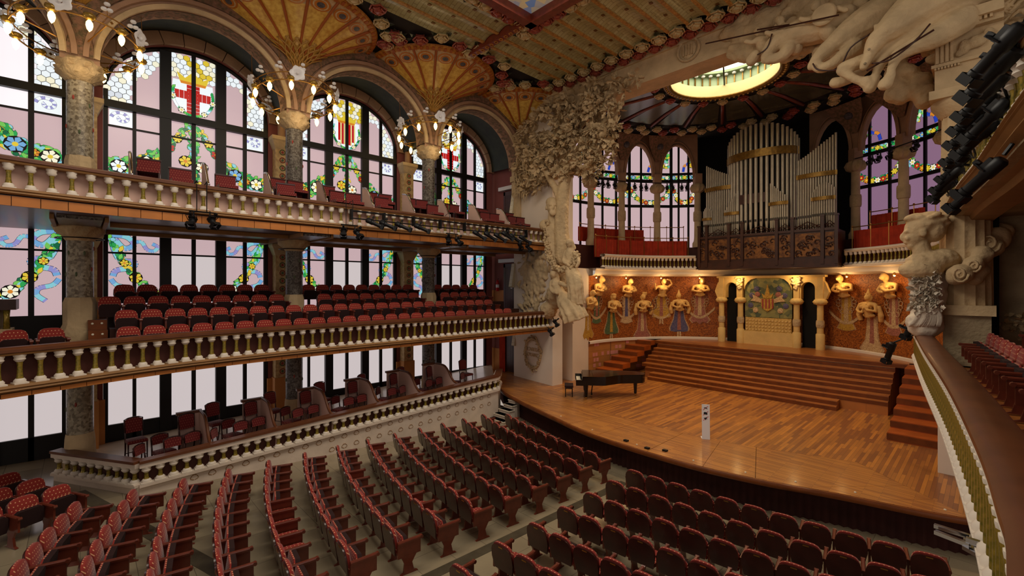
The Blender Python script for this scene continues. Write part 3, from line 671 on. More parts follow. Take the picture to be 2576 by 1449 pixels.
for i in range(46):
    a = R.uniform(150, 182); z = R.choice([.95,1.25,1.55,1.85,2.15,2.4])-.1; q = [pol(RM-.02, a, z), pol(RM-.02, a-1.6, z), pol(RM-.02, a-1.6, z+.2), pol(RM-.02, a, z+.2)]
    MB().poly(q).build('pink_tile', 'tile_pink', mosaic)
# cornice and balcony floor
mb = MB(); arcband(mb, [(RM,6.2),(RM-.28,6.22),(RM-.42,6.32),(RM-.44,6.5),(RM-.5,6.55),(RM-.5,6.62),(10,6.62)], -4, 184, 80)
struct('trim_apse_cornice', mb, 'plaster_white', 'pale curved cornice under the apse balcony', smooth=30, cat='cornice')
mb = MB(); arcband(mb, [(RM-.4,6.64),(RM+.9,6.64),(RM+.9,8.0),(10,8.0)], -4, 184, 60); struct('floor_apse_balcony', mb, 'balcony_maroon', 'stepped maroon balcony floor around the apse', smooth=30)
# arcade of the apse
ARC_A = [189.5, 173, 156.5, 140, 123]
def apse_side(ms, nm):
    mb = MB(); n = 14
    for a0, a1 in zip(ms, ms[1:]):
        lo = min(a0,a1); hi = max(a0,a1); c = (lo+hi)/2; hw = (hi-lo)/2-1.5
        xs = [lo, c-hw]+[c-hw*math.cos(PI*i/n) for i in range(1,n)]+[c+hw, hi]
        for a, b in zip(xs, xs[1:]):
            f = lambda t: 12.4+1.95*math.sqrt(max(0,1-((t-c)/hw)**2)) if abs(t-c) <= hw+1e-6 else 11.6
            za, zb = (11.6, 11.6) if (b <= c-hw+1e-6 or a >= c+hw-1e-6) else (f(a), f(b))
            for r0, r1 in ((8.2, 8.55),):
                mb.poly([pol(r0,a,za), pol(r0,b,zb), pol(r0,b,15.2), pol(r0,a,15.2)]); mb.poly([pol(r0,a,za), pol(r1,a,za), pol(r1,b,zb), pol(r0,b,zb)])
    o = struct('wall_apse_arcade_'+nm, mb, 'arch_stone', 'stone arches on slim columns in front of the %s apse windows' % nm, smooth=30)
    for i, a in enumerate(ms[1:] if nm == 'left' else ms[1:-1]):
        p = pol(8.2, a)
        t = thing('apse_column', 'slim stone column of the %s apse arcade, %s from the organ' % (nm, ORD[3-i] if nm == 'left' else ORD[i]), 'column', (p.x,p.y,8), group='apse columns')
        MB().lathe([(.3,8.0),(.3,8.25),(.22,8.4),(.2,8.6),(.19,9.6)], 14, (p.x,p.y,0)).build('shaft', 'stone_cream', t, 40)
        MB().lathe([(.23,9.6),(.25,9.7),(.25,10.1),(.23,10.2)], 14, (p.x,p.y,0)).build('carved_collar', 'stone_carved', t, 40)
        MB().lathe([(.19,10.2),(.18,11.4)], 14, (p.x,p.y,0)).build('shaft', 'stone_cream', t, 40)
        mb = MB(); mb.loft(lobes([(.2,11.35,0),(.36,11.45,.12),(.42,11.65,.14),(.34,11.85,.1),(.24,11.9,0)], 54, 0, (p.x,p.y,0))); mb.build('flower_capital', 'stone_carved', t, True)
        MB().lathe([(.3,11.88),(.3,12.5)], 4, (p.x,p.y,0)).build('impost', 'arch_stone', t)
    for a0, a1 in zip(ms, ms[1:]):
        c = (a0+a1)/2; hw = abs(a1-a0)/2-1.6; mb = MB()
        for r, w_ in ((8.17,.07),(8.15,.05)):
            mb.tube([pol(r, c-(hw+.5*(r == 8.15))*math.cos(PI*i/16), 12.35+(2.0+.18*(r == 8.15))*math.sin(PI*i/16)) for i in range(17)], w_, 5)
        mb.build('arch_moulding', 'arch_stone', o, True)
        # fan spandrels painted with eyes
    for a in ms[1:-1]:
        mb = MB(); mb.loft([[pol(8.12-(u**2)*.9, a+(v*7.2)*u, 13.1+1.5*u) for v in (-1,-.5,0,.5,1)] for u in (.12,.4,.7,1)], False, False); mb.build('painted_fan', 'arch_floral', o, True)
        q = pol(7.7, a, 14.1); MB().ell(q, (.2,.2,.2), 8, 5).build('fan_eye', 'eye_grey', o)
apse_side(ARC_A, 'left'); apse_side([82, 66.5, 50.5, 34.5, 18.5], 'right')
# apse windows
def apse_window(k, a0, a1, side):
    global wn
    wn += 1; A = pol(9.6, a0); B = pol(9.6, a1); e = (B-A); wd = e.length; e.normalize(); c = (A+B)/2; n = Vector((AC[0]-c.x, AC[1]-c.y, 0)).normalized()
    g = Glass((A.x,A.y,0), e, n)
    mb = MB(); mb.plate([g.pt(0,8.0,-.1), g.pt(wd,8.0,-.1), g.pt(wd,15.2,-.1), g.pt(0,15.2,-.1)], -n*.04)
    def bx(y0, y1, z0, z1, d=.06): mb.plate([g.pt(y0,z0,-.1), g.pt(y1,z0,-.1), g.pt(y1,z1,-.1), g.pt(y0,z1,-.1)], n*(.1+d))
    ys = [(0,.09),(wd*.36-.06,wd*.36+.06),(wd*.72-.06,wd*.72+.06),(wd-.09,wd)]
    for a, b in ys: bx(a, b, 8.0, 15.2)
    for a, b in ((10.7,10.87),(12.33,12.5),(12.78,12.93)): bx(0, wd, a, b)
    w_ = mb.build('window_%d' % wn, 'black_frame'); tag(w_, '%s apse window with flower garland, %s from the organ' % (side, ORD[k]), 'window', None, 'structure')
    gm = 'glass_pink' if side == 'left' else 'glass_lilac'
    for (a, b), (c2, d2) in zip(ys, ys[1:]):
        for z0, z1 in ((8.1,10.7),(10.87,12.33),(12.5,12.78),(12.93,15.0)):
            m2 = MB(); m2.plate([g.pt(b,z0,-.03), g.pt(c2,z0,-.03), g.pt(c2,z1,-.03), g.pt(b,z1,-.03)], -n*.02); m2.build('pane', gm, w_)
    g.o = g.o-n*.02
    sw = [(.05,12.0),(.3,11.5),(wd*.3,11.1),(wd*.5,11.0),(wd*.7,11.1),(wd-.3,11.5),(wd-.05,12.0)]
    g.garland(sw, .26, .07)
    for i, (y, z) in enumerate(crom([(a,b,0) for a, b in sw], 2)[i][:2] for i in range(1, 12, 1)): g.flower(w_, y, z, .15, ['glass_yellow','glass_cream','glass_red','glass_orange'][i % 4])
    g.garland([(.05,12.64),(wd-.05,12.64)], .2, .09)
    for i in range(5): g.flower(w_, wd*(i+.5)/5, 12.64, .13, ['glass_cream','glass_blue','glass_yellow'][i % 3])
    g.ribbon([(.08,12.2),(.1,11.9),(.2,11.7),(.08,11.5),(.2,11.3)], .1); g.ribbon([(wd-.08,12.2),(wd-.1,11.9),(wd-.2,11.7),(wd-.08,11.5)], .1)
    s = 1 if side == 'left' else -1
    yy = [(wd*.45,13.0),(wd*.5,13.4),(wd*.62,13.5),(wd*.66,14.0),(wd*.75,14.4),(wd,14.5),(wd,13.0)] if side == 'left' else [(wd*.55,13.0),(wd*.5,13.4),(wd*.38,13.5),(wd*.34,14.0),(wd*.25,14.4),(0,14.5),(0,13.0)]
    if side == 'left': yy = [(wd-y, z) for y, z in yy]
    P = [(y, z, 0) for y, z in yy[:6]]; g.ribbon([p[:2] for p in P], .14, ('glass_navy','glass_orange'))
    for i in range(60):
        y = R.uniform(.1, wd*.36); z = R.uniform(13.3, 14.8)
        if side == 'right': y = y
        g.leaf(y, z, R.random()*6, .24, .15, R.choice(GREENS+['glass_cream'])); 
    for i in range(5): g.flower(w_, R.uniform(.15, wd*.33), 13.4+.27*i, .17, ['glass_yellow','glass_cream'][i % 2], 'glass_orange')
    g.done(w_)
for k, (a, b) in enumerate(((121.5,131.5),(131.5,148),(148,164.5),(164.5,181))): apse_window(k, a, b, 'left')
for k, (a, b) in enumerate(((73,57.5),(57.5,42),(42,26.5))): apse_window(k, a, b, 'right')
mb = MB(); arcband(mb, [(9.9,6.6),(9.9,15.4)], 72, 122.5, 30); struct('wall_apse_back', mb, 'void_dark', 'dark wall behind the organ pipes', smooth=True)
# ceiling of the apse with lantern
mb = MB(); LC = (AX, 20.05)
def lp(r, a, z): a = math.radians(a); return Vector((LC[0]+r*math.cos(a), max(17.35, LC[1]+r*math.sin(a)), z))
mb.loft([[lp(r, i*6, z) for i in range(60)] for r, z in ((2.42,14.72),(4.5,14.78),(6.7,14.66),(8.2,14.9),(11.6,15.3))], True, False)
ac = struct('ceiling_apse', mb, 'ceiling_dark', 'dark apse ceiling with ribs and roses around the lantern', smooth=True)
for i in range(20):
    a = i*18+4
    if LC[1]+6.2*math.sin(math.radians(a+9)) < 17.4: continue
    mb = MB(); mb.tube([lp(3.0,a,14.72), lp(4.5,a,14.74), lp(6.2,a,14.66)], .09, 5); mb.build('red_rib', 'red_beam', ac, True)
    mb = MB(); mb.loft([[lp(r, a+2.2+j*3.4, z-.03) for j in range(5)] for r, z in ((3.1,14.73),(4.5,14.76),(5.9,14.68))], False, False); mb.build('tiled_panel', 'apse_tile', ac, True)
for i in range(40):
    for r, s in ((6.35,0),(6.9,1)):
        p = lp(r, i*9+4*s, 0)
        if p.y > 17.6: rose(p.x, p.y, 0 if i % 3 else 1, ac, 14.66, .9)
for i in range(20): p = lp(2.85, i*18+4, 0); p.y > 17.6 and rose(p.x, p.y, i, ac, 14.73, .8)
lan = thing('apse_lantern', 'round glazed lantern with gilt rim above the stage', 'lantern', (LC[0],LC[1],14.7))
mb = MB(); mb.loft([[lp(r, i*6, z) for i in range(60)] for r, z in ((2.45,14.76),(2.45,14.6),(2.2,14.56),(2.12,14.62),(2.12,14.72))], True, False); mb.build('gilt_rim', 'gold_band', lan, 40)
for i in range(72): MB().ell(lp(2.33, i*5, 14.57), .05, 6, 4).build('gilt_bead', 'brass', lan)
mb = MB(); mb.loft([[lp(r, i*6, z) for i in range(60)] for r, z in ((2.12,14.66),(2.1,15.15))], True, False); mb.build('drum', 'lantern_wall', lan, True)
mb = MB(); mb.loft([[lp(r, i*6, z) for i in range(60)] for r, z in ((2.1,15.15),(2.3,15.15),(2.3,15.68),(2.02,15.7),(2.0,15.8))], True, False); mb.build('gallery', 'lantern_green', lan, 40)
for i in range(40):
    MB().bar(lp(2.25,i*9,15.15), lp(2.25,i*9,15.66), .05, .05).build('gallery_post', 'gold_band', lan); MB().ell(lp(2.16,i*9,15.64), (.1,.1,.06), 8, 4).build('gallery_boss', 'opal', lan)
mb = MB(); mb.loft([[lp(r, i*6, z) for i in range(60)] for r, z in ((2.0,15.8),(1.85,16.7),(1.2,17.2),(.02,17.4))], True, False); mb.build('lantern_glass', 'lantern_glass', lan, True)
for i in range(4): MB().bar(lp(.1,i*90+20,15.5), lp(2.1,i*90+20,15.15), .06, .06).build('cross_bar', 'black_metal', lan)
MB().lathe([(.18,-.06),(.2,0),(.18,.06)], 12, (LC[0],LC[1],15.5)).build('hub', 'black_metal', lan)
# portal in the middle of the mosaic wall
PX, PY = -8.2, 26.45
por = thing('stone_portal', 'cream stone portal with coat-of-arms panel between two dark doorways', 'portal', (PX,PY,ZP))
def pbox(nm, x0, x1, z0, z1, y0=0., y1=.6, m='portal_stone'): return MB().box((PX+x0,PY+y0,z0),(PX+x1,PY+y1,z1)).build(nm, m, por)
pbox('plinth', -1.32, 1.32, ZP, 3.2); pbox('diamond_panel', -1.12, 1.12, 3.2, 3.95, .08, .6, 'diamond_tile')
for i in range(14):
    for j in range(4):
        x = -1.04+i*.16; z = 3.3+j*.17; MB().plate([(PX+x-.06,PY+.07,z),(PX+x,PY+.07,z-.06),(PX+x+.06,PY+.07,z),(PX+x,PY+.07,z+.06)], (0,-.02,0)).build('diamond', 'portal_stone', por)
n = 12; pts = [(PX+1.14*math.cos(PI*i/n), PY+.1, 5.45+.62*min(1,1.25*math.sin(PI*i/n))) for i in range(n+1)]
MB().plate([(PX-1.14,PY+.1,3.97),(PX+1.14,PY+.1,3.97)]+pts, (0,.1,0)).build('tapestry_panel', 'tapestry', por)
fr = [(PX+1.14*math.cos(PI*i/n), 5.45+.62*min(1,1.25*math.sin(PI*i/n))) for i in range(n+1)]
mb = MB()
for (x0,z0), (x1,z1) in zip(fr, fr[1:]): mb.plate([(x0,PY-.02,z0),(x1,PY-.02,z1),(x1,PY-.02,6.2),(x0,PY-.02,6.2)], (0,.5,0))
mb.build('arch_front', 'portal_stone', por)
# coat of arms
cy = PY+.08
sh = [(-.3,4.98),(.3,4.98),(.3,4.6),(.2,4.42),(0,4.3),(-.2,4.42),(-.3,4.6)]
MB().plate([(PX+x,cy,z) for x, z in sh], (0,-.05,0)).build('shield', 'mosaic_yellow', por)
for i in range(4): x = -.26+i*.16; MB().plate([(PX+x,cy-.05,4.46),(PX+x+.07,cy-.05,4.46),(PX+x+.07,cy-.05,4.96),(PX+x,cy-.05,4.96)], (0,-.012,0)).build('shield_stripe', 'mosaic_flower', por)
MB().plate([(PX+x,cy,z) for x, z in ((-.2,5.0),(-.28,5.25),(-.12,5.15),(0,5.75),(.12,5.15),(.28,5.25),(.2,5.0))], (0,-.06,0)).build('crown', 'mosaic_yellow', por)
for s in (-1,1):
    MB().plate([(PX+s*x,cy,z) for x, z in ((.3,4.95),(.75,5.2),(.7,5.0),(.85,4.85),(.5,4.8),(.32,4.75))][::s], (0,-.04,0)).build('mantling', 'mosaic_pale', por)
    for x, z, m in ((.8,5.15,'mosaic_blue'),(.55,5.5,'mosaic_blue'),(.85,4.6,'mosaic_blue'),(.5,5.2,'mosaic_rose'),(.6,4.35,'mosaic_pale')): MB().ell((PX+s*x,cy,z), (.15,.03,.15), 7, 4).build('rosette', m, por)
    pbox('door_back', min(s*1.5,s*2.25), max(s*1.5,s*2.25), ZP, 5.95, .5, .6, 'void_dark')
    n = 10; c = s*1.86; hw = .3; mb = MB(); xs = [-.4,-.3]+[-.3*math.cos(PI*i/n) for i in range(1,n)]+[.3,.48]
    for a, b in zip(xs, xs[1:]):
        f = lambda t: 5.55+.3*math.sqrt(max(0,1-(t/.3)**2)) if abs(t) <= .3 else 5.0
        za, zb = (5.0,5.0) if (b <= -.299 or a >= .299) else (f(a), f(b)); mb.plate([(PX+c+a*s,PY+.02,za),(PX+c+b*s,PY+.02,zb),(PX+c+b*s,PY+.02,6.2),(PX+c+a*s,PY+.02,6.2)][::s], (0,.45,0))
    mb.build('door_arch', 'portal_stone', por)
    for x in (1.36, 2.38):
        q = (PX+s*x, PY+.05, 0); MB().lathe([(.2,ZP),(.2,3.25),(.16,3.3)], 12, q).build('column_foot', 'portal_stone', por, 40)
        MB().lathe([(.15,3.3),(.14,4.75)], 12, q).build('column_shaft', 'portal_stone', por, 40); MB().lathe([(.17,3.6),(.19,3.7),(.19,3.85),(.17,3.95)], 12, q).build('column_collar', 'stone_carved', por, 40)
        mb = MB(); mb.loft(lobes([(.15,4.7,0),(.26,4.76,.1),(.3,4.86,.12),(.26,4.96,.08),(.18,5.02,0)], 54, 0, q)); mb.build('column_capital', 'portal_stone', por, True)
        pbox('column_block', s*x-.13, s*x+.13, 5.0, 6.15, -.04, .4)
    mb = MB(); mb.plate([(PX+s*2.3,PY+.02,5.0),(PX+s*2.62,PY+.02,5.0),(PX+s*2.75,PY+.02,5.35),(PX+s*2.6,PY+.02,5.8),(PX+s*2.3,PY+.02,6.2)][::s], (0,.4,0)); mb.build('outer_volute', 'portal_stone', por)
    mb = MB()
    for i in range(16): mb.ell((PX+s*1.36+R.uniform(-.28,.28)*(1-i/20), PY-.06, 6.1-.04*i), (.08,.08,.06), 7, 4)
    mb.build('carved_foliage', 'stone_carved', por, True)
mb = MB(); mb.box((PX-2.6,PY-.1,6.1),(PX+2.6,PY+.5,6.2)); mb.build('lintel', 'portal_stone', por)
# organ
org = thing('pipe_organ', 'large pipe organ in carved dark wooden case above the portal', 'organ', (-8.18,25.6,6.55))
OX0, OX1, OY = -11.4, -4.95, 25.5
MB().box((OX0,OY,6.55),(OX1,OY+1.8,8.35)).build('case', 'organ_wood', org)
MB().box((OX0-.05,OY-.08,6.55),(OX1+.05,OY+.02,6.95)).build('case_base', 'organ_wood', org); MB().box((OX0-.05,OY-.08,8.28),(OX1+.05,OY+.1,8.4)).build('case_top', 'organ_wood', org)
px_ = [OX0, OX0+.42, OX0+1.62, OX0+2.3, OX0+3.95, OX0+4.65, OX0+5.9, OX1]
for a, b in zip(px_, px_[1:]):
    m2 = MB(); m2.box((a+.1,OY-.02,7.08),(b-.1,OY+.02,8.2)); pn = m2.build('carved_panel', 'organ_gilt', org)
    mb = MB()
    for i in range(int((b-a)*12)):
        x = R.uniform(a+.15,b-.15); z = R.uniform(7.15,8.12); mb.tube(crom([(x+.16*math.cos(t)*(1-t/7), OY-.04, z+.16*math.sin(t)*(1-t/7)) for t in (0,1,2,3,4,5)],2), [.028]*11, 4)
    mb.build('carved_scroll', 'organ_wood', pn, True)['kind'] = 'stuff'
for x in px_: MB().box((x-.07,OY-.12,6.7),(x+.07,OY+.05,8.95)).build('case_post', 'organ_wood', org); MB().box((x-.09,OY-.14,8.95),(x+.09,OY+.07,9.03)).build('post_cap', 'organ_wood', org)
for a, b in zip(px_, px_[1:]):
    mb = MB()
    for i in range(int((b-a)/.16)): x = a+.12+i*.16; mb.ring((x,OY,8.52), .07, .015, 8, 4, Matrix.Rotation(PI/2,3,'X'))
    mb.tube([(a,OY,8.42),(a+(b-a)/2,OY,8.75),(b,OY,8.42)], .02, 4); mb.build('pierced_cresting', 'organ_wood', org)
def pipe(x, y, r, z0, z1, back=True):
    mb = MB(); mb.lathe([(r*.35,z0),(r,z0+.55),(r,z0+.7)], 10, (x,y,0)); mb.lathe([(r,z0+.7),(r,z1)], 10, (x,y,0)); p = mb.build('organ_pipe', 'pipe_metal', org, 50)
    MB().box((x-r*.6,y-r-.012,z0+.6),(x+r*.6,y-r+.03,z0+.72)).build('pipe_mouth', 'pipe_mouth', p)
def bank(x0, x1, yb, bulge, n, z0, ztop, r, bandz, bh=.28):
    rim = []
    for i in range(n):
        t = (i+.5)/n; th = PI*t; x = (x0+x1)/2-(x1-x0)/2*math.cos(th)*1.0 if bulge > 0 else x0+(x1-x0)*t
        y = yb-abs(bulge)*math.sin(th); pipe(x, y, .84*(r*(.6+.4*math.sin(th)) if bulge > 0 else r), z0, ztop(t)); rim.append((x, y-r-.01))
    rim = [(x0-r*.5, rim[0][1])]+rim+[(x1+r*.5, rim[-1][1])]
    bz = bandz if callable(bandz) else (lambda t: bandz)
    m = len(rim)-1; mb = MB(); mb.loft([[(x,y-d,bz(i/m)+h) for i, (x,y) in enumerate(rim)] for d, h in ((0,0),(.04,0),(.04,bh),(0,bh))], False, False); mb.build('pipe_band', 'gold_band', org)
bank(-10.2, -6.75, 26.6, 1.0, 21, 8.4, lambda t: 13.1+1.0*math.sin(PI*t), .105, 12.35, .4)
bank(-11.3, -9.6, 26.1, -.15, 15, 8.4, lambda t: 12.55-1.2*t+.3*t*t, .055, 11.0, .22)
bank(-6.7, -5.05, 26.1, -.15, 15, 8.4, lambda t: 11.9+1.1*t**1.3, .06, 10.95, .22)
bank(-11.35, -10.85, 25.85, -.1, 7, 8.4, lambda t: 9.85+.25*math.sin(PI*t), .035, 9.35, .15)
bank(-10.1, -9.35, 25.75, -.1, 8, 8.4, lambda t: 9.75+1.1*t, .045, 9.5, .17)
bank(-7.85, -7.0, 25.7, -.1, 9, 8.4, lambda t: 10.95-.85*t, .05, 9.75, .17)
bank(-6.0, -5.05, 25.75, -.1, 10, 8.4, lambda t: 10.1+.5*math.sin(PI*t*.9), .048, 9.75, .17)
MB().box((-9.3,25.6,10.0),(-7.95,25.75,10.5)).build('carved_board', 'dark_wood', org)
# risers for the choir: straight steps, each its own piece
ris = thing('choir_risers', 'long wooden choir risers stepping up behind the stage', 'risers', (-8,23,ZS))
z = ZS; y = 21.55; hs = (ZP-ZS)/10
for i in range(10):
    x0, x1 = (-12.4, -4.2) if i < 2 else (-13.2, -2.7)
    if i == 2: x0 = -12.9
    if i == 9: x0, x1 = -14.4, -1.4
    yb = 27.9 if i == 9 else 26.2
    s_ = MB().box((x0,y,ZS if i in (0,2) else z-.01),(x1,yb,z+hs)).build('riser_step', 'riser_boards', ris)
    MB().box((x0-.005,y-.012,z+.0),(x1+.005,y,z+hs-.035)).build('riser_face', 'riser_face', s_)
    z += hs; y += .42 if i % 2 else .2
for sgn, nm in ((1,'right'),(-1,'left')):
    st = thing('box_steps', 'reddish wooden box steps at the %s end of the choir risers' % nm, 'steps', (AX+sgn*6.2,21,ZS))
    for i in range(7):
        y0 = 18.7+i*.72 if sgn > 0 else 19.4+i*.72; zt = ZS+.25*(i+1); xa, xb = (AX+5.65, AX+7.0) if sgn > 0 else (AX-6.7, AX-5.5)
        b_ = MB().box((xa,y0,ZS if i < 1 else zt-.26),(xb,y0+.74 if i < 6 else y0+1.5,zt)).build('box_step', 'red_box_wood', st)
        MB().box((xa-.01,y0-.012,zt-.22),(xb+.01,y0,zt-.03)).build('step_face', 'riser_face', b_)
# ---------------------------------------------------------------- proscenium piers, end wall, doors
mb = MB(); mb.box((-16.5,16.95,14.1),(3.2,18.0,ZC+.3)); pros = struct('wall_proscenium', mb, 'stone_cream', 'flat stone lintel across the proscenium opening')
mb = MB(); mb.box((-16.5,16.85,ZC-.28),(3.2,16.95,ZC)); mb.box((-16.5,16.78,ZC-.14),(3.2,16.87,ZC)); mb.build('lintel_moulding', 'stone_cream', pros)
mb = MB(); mb.box((-14.8,17.98,14.3),(0,18.2,14.5)); mb.build('dark_soffit', 'void_dark', pros)
for i in range(60): MB().ell((-14.4+i*.24,18.12,14.29), .05, 6, 4).build('gilt_bead', 'gold_band', pros)
rot = Matrix.Rotation(PI/2,3,'X')
m2 = MB(); m2.ring((-8.0,16.9,14.72), .42, .05, 24, 6, rot); m2.ell((-8.0,16.93,14.72), (.3,.05,.34), 12, 6)
for i in range(4): m2.box((-8.2+.11*i,16.85,14.5),(-8.15+.11*i,16.93,14.9))
m2.build('oval_shield_relief', 'stone_carved', pros, 40)
# left pier
mb = MB(); FL = [(-17.96,17.19),(-14.82,16.8)]
mb.prism([(-17.96,17.19),(-14.82,16.8),(-14.78,17.5),(-17.9,17.9)], ZS, 14.2); mb.prism([(-17.9,18.6),(-14.9,18.45),(-15.2,20.6),(-17.9,20.8)], ZS, 6.6); mb.prism([(-17.9,17.85),(-14.79,17.45),(-14.92,18.5),(-17.9,18.7)], 4.2, 14.2); mb.prism([(-17.9,17.9),(-16.2,17.7),(-16.2,18.5),(-17.9,18.7)], ZS, 4.3)
pl = struct('wall_pier_left', mb, 'plaster_white', 'pale plaster proscenium pier with arched niche', smooth=30)
mb = MB(); n = 8
for i in range(n): a0, a1 = PI*i/n, PI*(i+1)/n; f = lambda a: (17.98-.49*math.cos(a), 3.7+.45*math.sin(a)); (y0,z0),(y1,z1) = f(a0), f(a1); mb.plate([(-14.85,y0,z0),(-14.85,y1,z1),(-14.85,y1,4.25),(-14.85,y0,4.25)], (-.5,0,0))
mb.build('niche_arch', 'plaster_white', pl)
mb = MB(); mb.prism([(-18.05,17.1),(-17.3,17.0),(-17.3,17.5),(-18.05,17.5)], 8.5, 12.0); mb.prism([(-18.1,17.02),(-17.25,16.92),(-17.25,17.5),(-18.1,17.5)], 11.3, 11.6); mb.prism([(-18.1,17.02),(-17.25,16.92),(-17.25,17.5),(-18.1,17.5)], 8.5, 8.9); mb.build('pilaster_strip', 'stone_cream', pl)
# end wall of the left aisles with a door on every level
mb = MB(); mb.box((-20.8,17.75,-.2),(-17.8,18.1,15.4)); ew = struct('wall_end_left', mb, 'plaster_mauve', 'mauve end wall of the left aisle with doors on three levels')
for i, (z0, z1) in enumerate(((ZS,2.0),(3.75,5.4))): MB().box((-20.4,17.69,z0),(-17.9,17.76,z1)).build('orange_dado', 'plaster_orange', ew)
for lev, (z0, z1) in enumerate(((ZS,3.3),(3.75,6.9),(7.9,11.0))):
    d = thing('door_%d' % (lev+1), '%s dark planked door at the end of the left aisle' % ['ground-floor','first-balcony','upper-balcony'][lev], 'door', (-18.6,17.66,z0)); d['kind'] = 'structure'
    for i in range(7): MB().box((-19.1+i*.15,17.6,z0+.05),(-18.965+i*.15,17.66,z1-.2)).build('door_plank', 'dark_wood', d)
    MB().box((-19.25,17.6,z0),(-19.12,17.74,z1)).build('door_jamb', 'dark_wood', d); MB().box((-18.05,17.6,z0),(-17.92,17.74,z1)).build('door_jamb', 'dark_wood', d); MB().box((-19.25,17.6,z1-.2),(-17.92,17.74,z1)).build('door_head', 'dark_wood', d)
    MB().bar((-18.2,17.57,z0+1.05),(-18.2,17.57,z0+1.2), .03, .03).build('handle', 'chrome', d)
    if lev == 1: MB().box((-18.65,17.585,z0+1.75),(-18.5,17.6,z0+1.83)).build('door_plate', 'sign_white', d)
mb = MB(); pts = [(-19.5+.04*i, 17.5+.05*(i % 2)) for i in range(12)]; mb.loft([[(x,y,ZS+.02) for x, y in pts],[(x,y,3.3) for x, y in pts]], False, False); o = mb.build('door_curtain', 'curtain_red', smooth=True); tag(o, 'narrow dark red curtain beside the ground-floor side door', 'curtain')
# ---------------------------------------------------------------- balconies
def offset(path, d):
    P = [Vector(p) for p in path]; out = []
    for i, p in enumerate(P):
        t = (P[min(i+1,len(P)-1)]-P[max(i-1,0)]).normalized(); out.append(p+Vector((t.y,-t.x,0))*d)
    return out
def sweep(mb, path, prof):               # prof: (outwards towards the hall, z)
    mb.loft([[Vector((q.x,q.y,z)) for q in offset(path, d)] for d, z in prof], False, False)
def bal_mesh(h, r, gold='baluster_gold', slim=False):
    if slim:
        mb = MB(); mb.k = 0; mb.box((-r*1.6,-r*1.6,0),(r*1.6,r*1.6,.02)); mb.lathe([(r*1.55,.02),(r*1.5,.06),(r*1.0,.1)], 10)
        mb.k = 1; mb.lathe([(r*1.0,.1),(r*.95,h*.4),(r*.95,h*.7),(r*1.0,h-.04)], 10); mb.k = 0; mb.lathe([(r*1.0,h-.04),(r*1.05,h-.02),(r*1.05,h)], 10)
        return mb.mesh('baluster', ['baluster_white', gold], 50)
    mb = MB(); mb.k = 0; mb.box((-r*1.9,-r*1.9,0),(r*1.9,r*1.9,.03)); mb.lathe([(r*1.7,.03),(r*1.75,.07),(r*1.2,.11)], 8)
    mb.k = 1; mb.lathe([(r*1.05,.11),(r*.8,h*.35),(r*.72,h*.6),(r*.9,h-.15)], 8); mb.k = 0; mb.lathe([(r*1.0,h-.15),(r*1.7,h-.1),(r*1.5,h-.06),(r*1.8,h-.03),(r*1.8,h)], 8)
    return mb.mesh('baluster', ['baluster_white', gold], 50)
def balustrade(name, label, path, z0, z1, step, r=.062, side=1, backing='balcony_maroon', railm='rail_wood', ledge='ochre_moulding', back_d=-.16, rail=(-.2,.14), lg=1.):
    P0 = path[len(path)//2]; t = thing(name, label, 'balustrade', (P0[0],P0[1],z0))
    if side < 0: path = list(reversed(path))
    mb = MB(); sweep(mb, path, [(rail[0],z1+.02),(rail[0],z1+.1),(rail[0]+.06,z1+.14),(rail[1]-.06,z1+.14),(rail[1],z1+.1),(rail[1],z1+.04),(rail[1]-.06,z1)]); mb.build('handrail', railm, t, 50)
    mb = MB(); sweep(mb, path, [(-.12,z1+.02),(.12*lg,z1+.02),(.1*lg,z1-.02),(-.1,z1-.02)]); mb.build('top_moulding', ledge, t)
    mb = MB(); sweep(mb, path, [(-.16,z0),(.13*lg,z0),(.15*lg,z0-.05),(.12*lg,z0-.07),(.14*lg,z0-.11),(.08*lg,z0-.14)]); mb.build('base_moulding', ledge, t, 40)
    if backing: mb = MB(); sweep(mb, path, [(back_d,z1+.02),(back_d,z0-.02)]); mb.build('parapet_panel', backing, t)
    me = bal_mesh(z1-z0-.02, r, slim=lg < 1)
    for p, d in resample(path, step): obj('baluster', me, t, (p.x-P0[0], p.y-P0[1], 0.), math.atan2(d.y,d.x))
    return t
def slab(nm, label, path, z0, z1, xw, m_under, tiles=True, side=1):
    mb = MB(); P = [Vector(p) for p in path]; top = []; k = len(P)
    for p in P: top.append(p)
    vs = [(p.x,p.y,z1) for p in P]+[(xw,p.y,z1) for p in P]+[(p.x,p.y,z0) for p in P]+[(xw,p.y,z0) for p in P]; fs = []
    for i in range(k-1): fs += [(i,i+1,k+i+1,k+i),(2*k+i,3*k+i,3*k+i+1,2*k+i+1),(i,2*k+i,2*k+i+1,i+1)]
    mb.add(vs, fs); s = struct(nm, mb, m_under, label)
    if tiles:
        q = list(reversed(path)) if side < 0 else path
        rs = resample(offset(q, .02), .45)
        for (a, d), (b, e) in zip(rs, rs[1:]):
            n = Vector((d.y,-d.x,0)); u = (b-a)*.015
            MB().plate([(a.x+u.x,a.y+u.y,z0),(b.x-u.x,b.y-u.y,z0),(b.x-u.x,b.y-u.y,z1-.15),(a.x+u.x,a.y+u.y,z1-.15)], n*.04).build('fascia_tile', 'orange_tile', s)
    return s
U = slab('floor_upper_balcony', 'upper balcony slab with orange tiled edge on the left', BF2, 7.42, 7.78, XW+.15, 'dark_wood')
Lw = slab('floor_first_balcony', 'first balcony slab with orange edge on the left', BF1, 3.42, 3.66, XW+.15, 'ochre_moulding')
balustrade('upper_balustrade', 'upper left balustrade with white-capped balusters over pale parapet', BF2, 7.8, 8.36, .335, .055, backing='plaster_pale')
